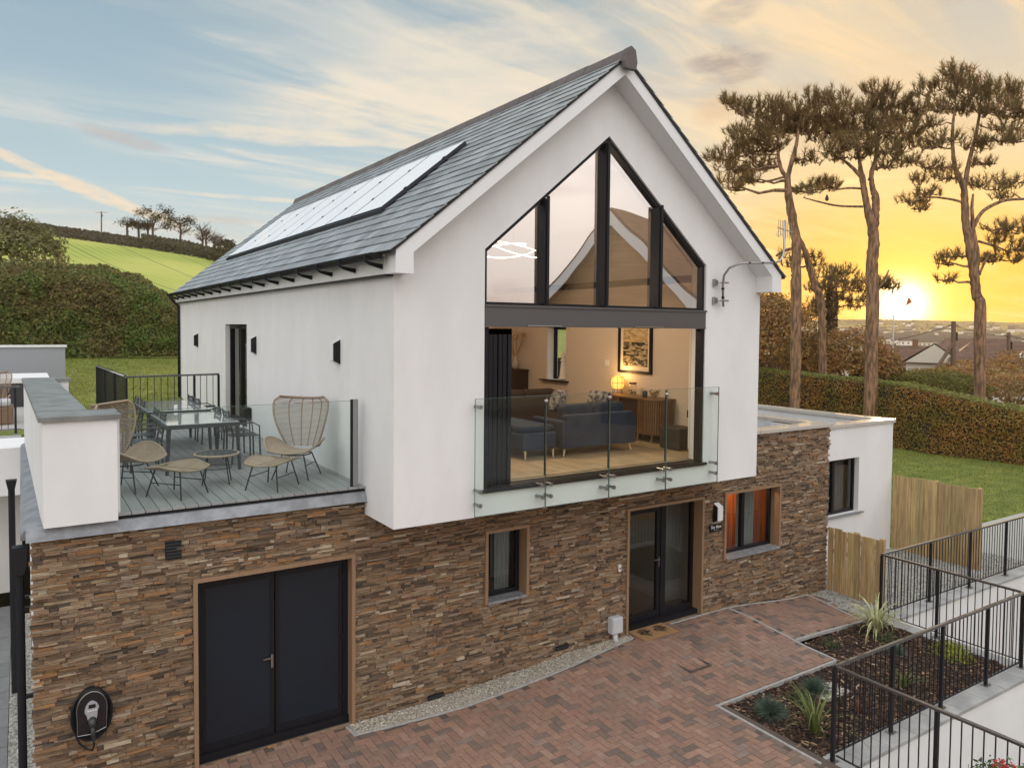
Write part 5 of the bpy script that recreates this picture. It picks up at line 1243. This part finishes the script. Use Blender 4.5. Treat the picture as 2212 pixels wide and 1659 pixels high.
for _ in range(52000):
    x = u(-9,5) if R.random() < .92 else u(-15,13); zt = lh_top(x)+.18*mnoise.noise(Vector((x*1.2,0,9))); f = R.random(); z = 3.3+(zt-3.3)*f**.85
    lump = .35*mnoise.noise(Vector((x*.7,z*.7,0)))+.18*mnoise.noise(Vector((x*2.1,z*2.1,2))); cur = 1.5*max(0,(z-zt+1.3)/1.3)**2.2
    y = 33.2+lump*.9+cur+u(-.12,.12)
    if f > .93: y += u(0,1.8)
    pts.append(((x,y,z),(0,-1,.35)))
mb = MB(); leafpts(mb, pts, .17, .6); mb.build('foliage', HL, lh_, fix=False)
def bush(c, rx, ry, rz, n, sz, mat, label, cat='bush', name='bush', core=True):
    t = thing(name, (c[0],c[1],c[2]-rz), label, cat); pts = []
    for _ in range(n):
        v = Vector((R.gauss(0,1),R.gauss(0,1),R.gauss(0,1))).normalized()
        if v.z < -.5: v.z = -v.z
        k = 1+.22*mnoise.noise(v*2.3+Vector(c)*.37)+.12*mnoise.noise(v*6+Vector(c)); k *= u(.80,1.04); pts.append(((c[0]+v.x*rx*k,c[1]+v.y*ry*k,c[2]+v.z*rz*k), v))
    mb = MB(); leafpts(mb, pts, sz, .55, .1); mb.build('foliage', mat, t, fix=False); mb = MB()
    for k in range(14): a = u(0,6.28); e = u(.3,.9); mb.tube([(c[0],c[1],c[2]-rz),(c[0]+.4*rx*math.cos(a),c[1]+.4*ry*math.sin(a),c[2]),(c[0]+e*rx*math.cos(a),c[1]+e*ry*math.sin(a),c[2]+rz*.8*math.sqrt(max(0,1-e*e)))], [.06,.035,.008], 5)
    mb.build('branches', BARK, t); return t
WIL = leafmat('willow_leaf', (.13,.15,.05), (.20,.17,.08), .35, .02, .3, .5); BRB = leafmat('brown_bush_leaf', (.22,.15,.06), (.38,.20,.065), .4, .02, .35, .4); GRNB = leafmat('green_bush_leaf', (.12,.13,.03), (.22,.17,.04), .35, .02, .4, .5)
p = at(28, 560, t=44); bush((p.x,p.y,p.z-1.2), 3.1, 2.6, 3.6, 9000, .24, WIL, 'grey green willowy bush above the hedge at the left edge', 'bush')
p = at(60, 600, t=41); bush((p.x,p.y,p.z-1.2), 2.6, 1.6, 2.1, 4500, .22, WIL, 'lower pale green bush in front of the willowy bush')
for U, V, t_, rx, rz_, n, mt_, lab in ((1672,735,46,3.0,2.7,6500,BRB,'dark brown bush right against the white house wall'),(1640,700,49,2.4,2.6,4500,BRB,'taller brown bush behind the wall corner'),(1760,770,47,2.6,1.7,4000,BRB,'brown twiggy bush between the first and leaning pine trunks'),(1835,775,47,2.8,1.9,4500,BRB,'brown bush left of the forked pine trunk'),(1893,800,46,1.6,1.3,3000,BRB,'low brown bush right of the forked pine trunk'),(1990,832,50,2.4,.9,3000,GRNB,'grey bush in front of the bungalow'),(2010,835,45,3.2,1.1,5200,GRNB,'yellow green bush behind the middle of the hedge'),(2060,822,54,3.0,1.1,4000,BRB,'orange brown bush left of the right pine trunk'),(2160,825,56,4.2,1.0,5000,BRB,'rusty bush right of the right pine trunk'),(2190,845,48,3.6,1.1,4200,BRB,'low rusty bush at the right edge above the hedge'),(2120,800,70,4.,1.1,3500,BRB,'far brown bush below the skylight roof'),(2235,800,60,4.,1.8,3500,BRB,'brown bush beyond the right edge of the picture')):
    p = at(U, V, t=t_); bush((p.x,p.y,p.z-.1), rx, rx*.9, rz_, n, .20, mt_, lab)

# ================================================================== PINES
NEE = leafmat('pine_needles', (.19,.16,.075), (.32,.20,.085), .4, .02, .5, .4)
def z6(a, b_): return ((2700+a/1.508)/1.8205, (200+b_/1.508)/1.8205)
def pine(label, t, trunks, clusters, dens=1., limbs=(), sink=None, name='pine_tree'):
    """trunks: [(px path in the z6 frame, widths)], clusters: ellipses of foliage; both get their own depth"""
    base = at(*z6(*trunks[0][0][0][:2]), t=t); root = thing(name, (base.x,base.y,-2.6), label, 'pine tree'); k_ = t/FPX/1.508/1.8205
    tm = MB(); allp = []
    for path, wd in trunks:
        n = len(path); ps = [at(*z6(a,b_), t=t+dd) for a, b_, dd in [(q+(0,))[:3] for q in path]]
        if path is trunks[0][0] or sink: ps[0] = Vector((ps[0].x,ps[0].y,-2.6)) if path[0][1] > 1600 else ps[0]
        fine = []; rs = []; m_ = 6
        for i in range(n-1):
            for s_ in range(m_):
                f = s_/m_; p0 = ps[max(i-1,0)]; p1 = ps[i]; p2 = ps[i+1]; p3 = ps[min(i+2,n-1)]
                q = .5*((2*p1)+(p2-p0)*f+(2*p0-5*p1+4*p2-p3)*f*f+(3*p1-p0-3*p2+p3)*f**3); w_ = wd[i]+(wd[i+1]-wd[i])*f; fine.append(q+Vector((u(-1,1),u(-1,1),0))*w_*k_*.05); rs.append(max(.02,w_*k_/2*u(.92,1.08)))
        fine.append(ps[-1]); rs.append(max(.02,wd[-1]*k_/2)); tm.tube(fine, rs, 12); allp += list(zip(fine, rs))
    nd = MB(); bm_ = MB()
    for cx_, cy_, rx, ry in clusters:
        dd = u(-1,1)*max(rx,80)*k_*.9; c = at(*z6(cx_,cy_), t=t+dd); rx, ry = rx*1.25, ry*1.2; RX, RY = rx*k_, ry*k_; RD = RX*.6
        # attach below the cluster on the trunk, a curved limb
        best = min(allp, key=lambda q: (q[0]-c).length+max(0,(q[0].z-c.z))*2.5+ (0 if q[0].z < c.z+.2 else 3)); st = best[0]
        mid = st.lerp(c,.55)+Vector((u(-.3,.3),u(-.3,.3),-abs((c-st).length)*.10)); r0 = min(best[1]*.6,.05+.02*(c-st).length); bm_.tube([st,st.lerp(mid,.5)+Vector((0,0,u(-.1,.15))),mid,mid.lerp(c,.6)+Vector((0,0,.05)),c-Vector((0,0,RY*.3))], [r0,r0*.85,r0*.65,r0*.45,r0*.25], 6)
        bm_r = u(.8,1.2); hubs = [c-Vector((0,0,RY*.35))+_r*u(-.6,.6)*RX*1+Vector((u(-.5,.5)*RD,u(-.5,.5)*RD,0)) for _ in range(6)]
        for h in hubs: bm_.tube([mid.lerp(c,.5), mid.lerp(h,.6)+Vector((0,0,-.05)), h], [r0*.4,.025,.015], 5)
        n = int(rx*ry/225*dens)+5
        for _ in range(n):
            a = u(0,6.283); q = math.sqrt(R.random()); b2 = u(-1,1)*math.sqrt(max(0,1-q*q*.9)); p = c+_r*(RX*q*math.cos(a))+Vector((_fw.x,_fw.y,0)).normalized()*(RD*q*math.sin(a))+Vector((0,0,RY*b2))
            h = min(hubs, key=lambda hh: (hh-p).length); bm_.tube([h, h.lerp(p,.6)-Vector((0,0,.08)), p], [.024,.017,.010], 4, False)
            ax = (p-h).normalized()*.7+Vector((0,0,1.1)); ax.normalize()
            for _k in range(26):
                d = (ax*u(.3,1.1)+Vector((u(-1,1),u(-1,1),u(-.6,.9)))*.75).normalized(); s_ = d.cross(Vector((u(-1,1),u(-1,1),u(-1,1)))).normalized()*.015; l = u(.20,.42); o_ = p+ax*u(-.22,.16); nd.add([o_-s_,o_+s_,o_+d*l], [(0,1,2)])
    tm.build('trunk', BARK, root, smooth=True, fix=False); bm_.build('branches', BARK, root, fix=False); nd.build('crown', NEE, root, fix=False); return root
pine('tall pine on the left of the group, with the broadest dense crown', 39,
  [([(655,1700),(650,1500),(648,1300),(652,1150),(625,980),(605,850),(598,740)], [62,60,56,54,52,44,34]),
   ([(600,760),(560,700),(542,600),(545,500)], [26,22,18,10]), ([(598,760),(622,660),(650,560),(668,430),(690,360)], [30,26,20,14,8])],
  [(265,300,45,35),(330,330,80,45),(450,345,110,60),(580,340,100,60),(680,360,90,60),(760,290,70,60),(880,290,80,60),(800,370,110,60),(430,450,130,70),(560,440,120,70),(680,460,110,60),(340,500,100,60),(300,600,90,50),(420,580,110,55),(250,680,70,40),(160,620,60,28),(340,690,90,40),(300,760,90,35),(500,530,90,50),(780,470,90,60),(260,800,60,28),(720,640,90,30),(460,680,80,35),(830,800,70,22),(760,790,70,22),(390,760,60,25)], 1.15)
pine('leaning pine with a small crown crossing behind the left pine', 43,
  [([(830,1700),(800,1560),(760,1400),(725,1270),(695,1170),(655,1080)], [46,44,40,36,28,14]), ([(690,1160),(600,1180),(530,1215)], [22,16,10])],
  [(730,1215,55,25),(590,1215,50,25),(770,1260,40,22),(610,1270,40,20)], .8)
pine('pine with a forked double trunk in front of the setting sun', 38,
  [([(1105,1700),(1102,1500),(1098,1300),(1108,1150),(1105,1060),(1078,960),(1062,880),(1045,770),(1030,690),(1020,600)], [76,72,66,64,60,44,36,34,24,12]),
   ([(1112,1080),(1122,960),(1120,870),(1100,800),(1098,720),(1122,640),(1140,520),(1160,400)], [46,42,44,30,26,24,18,10]),
   ([(1045,760),(990,700),(930,650),(880,620)], [24,20,16,8]), ([(1062,820),(960,815),(860,830)], [14,12,6]), ([(1045,925),(900,920),(780,895),(690,870)], [14,12,10,5]), ([(1080,770),(1120,700),(1240,680)], [16,12,6]), ([(1100,1450),(1160,1380),(1200,1300)], [22,14,8])],
  [(900,400,90,60),(1000,440,100,70),(900,500,100,60),(1010,540,100,55),(870,580,90,40),(1120,240,70,45),(1190,230,60,40),(1100,320,80,55),(1220,310,100,55),(1170,400,110,60),(1280,390,90,45),(1240,470,110,50),(1120,500,90,50),(1330,470,70,45),(1290,560,90,35),(1160,590,110,40),(950,620,90,35),(1200,680,90,25),(1320,640,80,25),(720,830,70,22),(820,780,60,18),(1010,330,70,45),(1210,1390,50,32),(1150,1380,45,28),(1350,330,60,35)], 1.1)
pine('tall pine at the right edge with an open spreading crown', 37,
  [([(1750,1700),(1742,1600),(1718,1450),(1705,1330),(1680,1150),(1655,1000),(1650,880),(1640,800),(1595,700),(1580,600),(1578,460),(1592,330)], [66,60,56,54,52,46,42,34,26,22,18,8]),
   ([(1712,1350),(1716,1200),(1700,1060),(1692,930),(1700,850)], [40,38,24,18,10]), ([(1648,830),(1662,720),(1690,600),(1720,480),(1740,350),(1745,260)], [30,26,22,18,14,8]),
   ([(1705,1040),(1760,950),(1880,890),(2000,880)], [24,22,18,14]), ([(1730,1130),(1830,1160),(1930,1200)], [16,12,6]), ([(1640,900),(1560,880),(1440,870),(1320,900)], [16,14,10,5]), ([(1735,1330),(1765,1260),(1800,1200)], [16,12,6])],
  [(1430,190,45,35),(1400,240,50,35),(1570,130,60,50),(1650,150,60,50),(1540,220,80,60),(1660,240,90,60),(1760,200,80,60),(1860,230,80,55),(1940,260,60,60),(1460,330,80,45),(1580,330,80,50),(1700,340,80,50),(1830,330,110,60),(1930,360,90,55),(2020,330,60,60),(1430,430,70,32),(1900,450,100,40),(1520,520,100,38),(1830,510,110,45),(1460,560,70,30),(1980,520,70,30),(1480,680,110,30),(1720,560,80,35),(1760,660,70,26),(1380,760,60,22),(1550,740,80,32),(1340,880,100,28),(1420,840,80,22),(1390,930,40,18),(1800,790,110,32),(1930,770,100,35),(1880,860,60,15),(1840,1050,80,32),(1940,1040,80,40),(1950,1160,100,50),(1850,1110,60,25),(1790,1240,80,26),(1900,1230,70,26),(1570,1210,70,28),(1510,1250,40,24),(1530,1350,50,20)], .85)
IVY = leafmat('ivy_leaf', (.06,.055,.02), (.10,.07,.025), .35, .02, .3, .6)
e5 = pine('small bushy pine with ivy clad trunk between the two larger trunks', 52,
  [([(870,1700),(862,1560),(858,1450),(850,1360),(870,1290)], [60,56,44,26,12])],
  [(900,1300,90,35),(830,1330,90,35),(960,1350,90,35),(780,1400,70,35),(900,1390,100,35),(1020,1400,80,40),(830,1450,90,35),(970,1460,80,35),(760,1500,60,35),(1010,1500,70,30),(840,1540,70,35),(760,1560,50,30)], 1.5)
mb = MB(); pts = []
for _ in range(900): b_ = at(*z6(862+u(-34,34), u(1430,1680)), t=52+u(-.5,.5)); pts.append((b_,(-.5,-.8,0)))
leafpts(mb, pts, .2); mb.build('ivy', IVY, e5, fix=False)
tag(MB().lathe([(.0,0),(.08,.05),(.09,.16),(.05,.24),(.045,.30),(0,.34)], at(*z6(832,893), t=37.8), 8).build('perched_bird', M('bird_grey', (.06,.05,.045), .9), smooth=True), 'small dark bird perched on a bare pine branch', 'bird')
kt = at(1964, 652, t=70); o = MB(); o.add([kt+Vector(q) for q in ((0,0,.4),(-.26,.1,-.36),(.05,0,-.18),(.36,-.1,-.05),(0,.12,.36),(-.26,.18,-.36),(.36,.05,-.05))], [(0,1,2),(0,2,3),(4,6,2),(4,2,5),(0,4,5,1),(0,3,6,4)]); tag(o.build('speck', M('speck_orange', (.45,.12,.03), .8)), 'small orange kite in front of the sun glow', 'speck')  # small orange angular shape in the sky, left unidentified

# ================================================================== HOUSES AND POLES BEYOND THE HEDGE
BRF = M('brown_roof_tile', (.145,.075,.045), .85, col2=(.09,.05,.032), ns=.8, stretch=(1,1,6), grain=(3,.4)); CRW = M('cream_wall', (.60,.54,.45), .9)
def bungalow(U0, V0, t, L, D_, H_, rise, hip, rz, label, lights=(), chim=None, gable_white=False):
    c = at(U0, V0, t=t); h = local('bungalow', label, 'house'); h['_local'] = 1
    MB().box(-L/2,L/2,-D_/2,D_/2,-H_-3,0).build('wall', CRW, h); e = .5; mb = MB()
    A = [(-L/2-e,-D_/2-e,.0),(L/2+e,-D_/2-e,.0),(L/2+e,D_/2+e,.0),(-L/2-e,D_/2+e,.0),(-L/2-e+hip,0,rise),(L/2+e-hip,0,rise)]
    mb.add(A+[(p[0],p[1],-.15) for p in A[:4]], [(0,1,5,4),(1,2,5),(2,3,4,5),(3,0,4),(0,6,7,1),(1,7,8,2),(2,8,9,3),(3,9,6,0),(9,8,7,6)][0:1]+([(1,2,5)] if not gable_white else [])+[(2,3,4,5)]+([(3,0,4)] if not gable_white else [])+[(0,6,7,1),(1,7,8,2),(2,8,9,3),(3,9,6,0)]); rf = mb.build('roof', BRF, h)
    for x in (-L*.28, L*.05, L*.33):
        MB().box(x-.9,x+.9,-D_/2-.06,-D_/2-.005,-1.9,-.6).build('window', M('dark_window', (.05,.04,.035), .2), h)
    if chim is not None: MB().box(chim-.4,chim+.4,-.3,.3,rise-.5,rise+1.).build('chimney', M('chimney_brick', (.2,.1,.06), .9), rf)
    for lx, lz in lights:
        y0 = -D_/2-e+(D_/2+e)*lz; z0 = rise*lz; dy, dz = (D_/2+e)*.28, rise*.28; mb = MB(); mb.add([(lx-.5,y0,z0+.06),(lx+.5,y0,z0+.06),(lx+.5,y0+dy,z0+dz+.06),(lx-.5,y0+dy,z0+dz+.06)], [(0,1,2,3)]); mb.build('skylight', M('skylight_glass', (.85,.85,.85), .1, metal=.7), rf)
    if gable_white:
        for xa in (L/2+e-.2, -L/2-e+.05): MB().prism([(-D_/2,0),(D_/2,0),(0,rise*.94)], 'x', xa, xa+.15).build('gable', CRW, h)
    place(h, c, rz); return h
bungalow(1945, 783, 120, 11.5, 7, 2.6, 2.7, 2.2, rad(-57), 'brown roofed bungalow with cream walls and a pale pole in front', chim=2.)
bungalow(2165, 779, 95, 10.8, 8, 2.4, 2.4, 2.6, rad(-62), 'large brown hipped roof with white skylights at the right edge', lights=((-2.6,.2),(2.0,.2),(3.6,.2)))
bungalow(1852, 758, 110, 8, 8, 2.5, 2.4, 0, rad(20), 'small house with white gable end left of the forked pine', gable_white=True)
bungalow(2035, 782, 104, 8, 7, 2.5, 2.6, 0, rad(15), 'white gabled house behind the utility pole stay', gable_white=True)
bungalow(2110, 764, 150, 14, 8, 3., 3., 2, rad(-58), 'more distant brown roofed house between pole and right pine')
POLE = M('weathered_pole', (.16,.10,.06), .9, grain=(3,.4), stretch=(2,2,.3))
def upole(U, Vt, Vb, t, w_, label, arm=True, stay=False):
    a, b_ = at(U, Vt, t=t), at(U, Vb, t=t); p = thing('utility_pole', (b_.x,b_.y,b_.z-2), label, 'utility pole'); MB().tube([(b_.x,b_.y,b_.z-2),(a.x,a.y,a.z)], [w_*1.1,w_*.85], 10).build('pole', POLE, p)
    if arm: mb = MB(); mb.bar(a-_r*arm-Vector((0,0,.35)), a+_r*arm-Vector((0,0,.35)), .10, .10); mb.build('crossarm', POLE, p)
    mb = MB(); mb.tube([a+_r*.25-Vector((0,0,.9)), a+_r*.25-Vector((0,0,1.6))], .12, 8); mb.build('fitting', BLACK, p)
    if stay: s_ = at(U-38, Vb-22, t=t); MB().tube([(s_.x,s_.y,s_.z-1),a.lerp(b_,.45)], .15, 8).build('stay_post', POLE, p)
    return a
q1 = upole(2060, 694, 795, 62, .20, 'timber utility pole with a slanting stay beyond the hedge', .35, True)
q2 = upole(2179, 718, 800, 70, .17, 'second timber utility pole near the right edge', .3)
q3 = upole(219, 457, 497, 225, .20, 'utility pole with crossarm standing on the hill ridge', 1.8)
def wire(a, b_, sag, label):
    ps = [a.lerp(b_, k/16)-Vector((0,0,sag*4*(k/16)*(1-k/16))) for k in range(17)]; tag(MB().tube(ps, .022, 4).build('overhead_wire', BLACK), label, 'wire')
wire(q1-Vector((0,0,.3)), at(1640, 742, t=85), 1.2, 'overhead wire running left from the utility pole'); wire(q1-Vector((0,0,.3)), q2-Vector((0,0,.3)), .25, 'overhead wire between the two utility poles'); wire(q2-Vector((0,0,.3)), at(2330, 745, t=75), .2, 'overhead wire leaving the second pole to the right')
fp = at(1930, 680, t=80); fb = at(1930, 790, t=80); tag(MB().tube([fb-Vector((0,0,2)),fp], [.12,.06], 8).build('flag_pole', M('pale_pole', (.55,.50,.45), .6)), 'thin pale flag pole in front of the bungalow', 'flag pole')
# ridge line: dark hedge bank, trees and bushes on the skyline
BKM = leafmat('bank_leaf', (.075,.055,.035), (.05,.055,.025), .3, .02, .2, .05); mb = MB(); pts = []
for _ in range(15000):
    azd = u(-6,15); p = Vector(hillp(azd, u(.90,1.0))); z_ = R.random(); pts.append((p+Vector((0,0,z_*(1.1 if azd < 7 else 2.5))),(0,-1,.3)))
leafpts(mb, pts, .9); t = mb.build('bank_hedge', BKM, fix=False); tag(t, 'dark brown hedge bank running along the top of the green field', 'hedge')
BARE = M('bare_bark', (.10,.07,.055), .9); RT = leafmat('ridge_tree_leaf', (.07,.06,.03), (.045,.045,.02), .3, .02, .2, .1)
def rtree(U, Vb, hpx, wpx, leafy, label, name='tree', umb=False, cat='tree', t=226):
    k_ = t/FPX; b_ = at(U, Vb, t=t); H_ = hpx*k_; W2 = wpx*k_/2; root = thing(name, (b_.x,b_.y,b_.z-1.5), label, cat); tm = MB(); pts = []
    tm.tube([b_-Vector((0,0,1.5)), b_+Vector((u(-.4,.4),0,H_*.45)), b_+Vector((0,0,H_*.9))], [.4,.28,.06], 6)
    for k in range(34 if leafy < .5 else 22):
        f = u(.3,.95); s_ = b_+Vector((0,0,H_*f*.9)); a = u(0,6.28); L = W2*(1.1-abs(f-.6)) if not umb else W2*u(.5,1.1); e = s_+Vector((math.cos(a)*L,math.sin(a)*L,(H_*.28*u(.4,1.1)))); tm.tube([s_,s_.lerp(e,.5)+Vector((0,0,.2)),e], [.10,.06,.03], 4)
        for _ in range(3): e2 = e+Vector((u(-1,1),u(-1,1),u(.2,1.2)))*1.3; tm.tube([s_.lerp(e,.6),e2], [.05,.02], 3, False)
        for _ in range(int(36*leafy)): pts.append((e+Vector((R.gauss(0,.8),R.gauss(0,.8),R.gauss(0,.55))),(0,0,1)))
    tm.build('trunk', BARE, root, fix=False)
    if pts: mb = MB(); leafpts(mb, pts, .55); mb.build('crown', RT, root, fix=False)
rtree(332,518,62,66,1.7,'largest brown leafed tree on the hill ridge','ridge_tree'); rtree(388,525,52,54,1.9,'dark round headed tree right of the largest ridge tree','ridge_tree')
rtree(300,505,24,26,.7,'small windswept tree on the ridge left of the large tree'); rtree(275,500,22,26,.5,'leftmost small windswept ridge tree'); rtree(318,506,26,18,.3,'slender bare tree tight against the large ridge tree')
rtree(436,535,44,30,.03,'tall bare winter tree on the right part of the ridge'); rtree(447,538,36,20,.0,'second bare tree just right of the tall bare one'); rtree(462,540,32,16,.0,'thin bare tree near the roof edge'); rtree(474,545,30,14,.0,'thinnest bare tree beside the dark round bush')
p = at(489, 545, t=200); bush((p.x,p.y,p.z), 3.4, 3, 3.2, 900, .8, RT, 'dark round bush on the ridge meeting the slate roof')

# ================================================================== NEIGHBOUR ON THE LEFT
nb = thing('neighbour_terrace', (-8,12,-.3), 'white walled raised terrace of the neighbouring house at the left edge', 'terrace')
MB().box(-20,-4.02,10.1,10.35,-.35,2.88).build('wall', WHITE, nb); MB().box(-20,-4.0,10.08,10.40,2.882,2.93).build('capping', COPE, nb); MB().box(-20,-2.95,10.4,33,2.0,2.94).build('ground_slab', GRASS, nb); MB().box(-20,-3.6,11.2,20,2.944,2.96).build('paving', CONC, nb)
railing('terrace_railing', [(-8,10.6),(-4.0,10.6)], 2.94, 3.95, [.5,2.2,3.9], 'thin black railing on the neighbouring terrace wall')
lb = MB().box(-12,-2.75,20.2,20.45,2.94,4.55); t = thing('garden_screen_wall', (-6,20.3,2.94), 'smooth grey garden wall with white top at the far left', 'wall'); lb.build('wall', M('grey_render', (.30,.32,.35), .7), t); MB().box(-12.1,-2.7,20.15,20.5,4.552,4.62).build('capping', TRIM, t)
t = thing('hot_tub', (-6,17.5,2.96), 'square hot tub with white cover in front of the grey garden wall', 'hot tub'); MB().box(-9,-3.35,16.6,18.6,2.96,3.62).build('cabinet', CHARCOAL, t); MB().box(-9.05,-3.3,16.55,18.65,3.622,3.80).build('cover', M('tub_cover', (.72,.73,.74), .5), t, bevel=.03)
t = thing('garden_sofa', (-4.8,12.6,2.96), 'rattan garden sofa with grey cushions on the neighbouring terrace', 'garden sofa'); MB().box(-5.6,-4.15,12.2,13.0,2.96,3.38).build('base', M('brown_rattan', (.20,.13,.08), .8, grain=(30,.5)), t, bevel=.03); MB().box(-5.55,-4.2,12.2,12.95,3.385,3.52).build('cushion', M('grey_cushion', (.45,.45,.45), .9), t, bevel=.04)
c3 = copy_tree(c1); place(c3, (-4.62,13.6,2.97), rad(-15), 'rattan armchair on the neighbouring terrace at the left edge')
tag(MB().box(-4.9,-2.7,8.5,10.05,2.0,2.92).build('step_wall', WHITE), kind='structure')

# ================================================================== HOUSE ACROSS THE ROAD (seen mirrored in the gable glass)
OP = M('brown_weatherboard', (.42,.25,.12), .8, stretch=(.3,.3,7), grain=(1.3,.7))
op = local('timber_clad_house', 'brown boarded gabled house across the road mirrored in the upper window', 'house')
MB().prism([(-4,-3.2),(4,-3.2),(4,5.9),(0,9.9),(-4,5.9)], 'y', -9, 0).build('wall', OP, op)
mb = MB(); mb.prism([(-4.6,5.15),(0,9.85),(4.6,5.15),(4.6,5.75),(0,10.45),(-4.6,5.75)], 'y', -9.4, .55); mb.build('roof', BRF, op)
mb = MB(); mb.prism([(-4.6,5.05),(0,9.75),(4.6,5.05),(4.6,5.6),(0,10.3),(-4.6,5.6)], 'y', .56, .60); mb.build('barge_board', TRIM, op)
mb = MB(); mb.box(-1,1,.01,.05,1.2,2.6); mb.build('window', DARK, op)
place(op, (17.7,-16,0), rad(68))
# neighbouring wall across the drive, for the door reflections
rw = thing('boundary_wall', (0,-9.5,-.3), 'low pale boundary wall across the drive behind the camera', 'wall'); MB().box(-3.5,4.2,-9.0,-8.7,-.35,.55).build('wall', WHITE, rw); MB().box(-3.55,4.25,-9.05,-8.65,.552,.62).build('capping', COPE, rw)

# evening haze over the valley
HZ = bpy.data.materials.new('haze_air'); HZ.use_nodes = True; hn = HZ.node_tree; hn.nodes.clear()
ho = hn.nodes.new('ShaderNodeOutputMaterial'); pvn = hn.nodes.new('ShaderNodeVolumePrincipled'); pvn.inputs['Color'].default_value = (1.,.86,.62,1); pvn.inputs['Density'].default_value = .00015; pvn.inputs['Anisotropy'].default_value = .35
hn.links.new(pvn.outputs[0], ho.inputs['Volume'])
hz_ = MB().box(-2300,2300,-2300,2300,-9.2,60).build('haze', HZ); tag(hz_, 'thin golden evening haze over the valley', 'haze', kind='stuff')
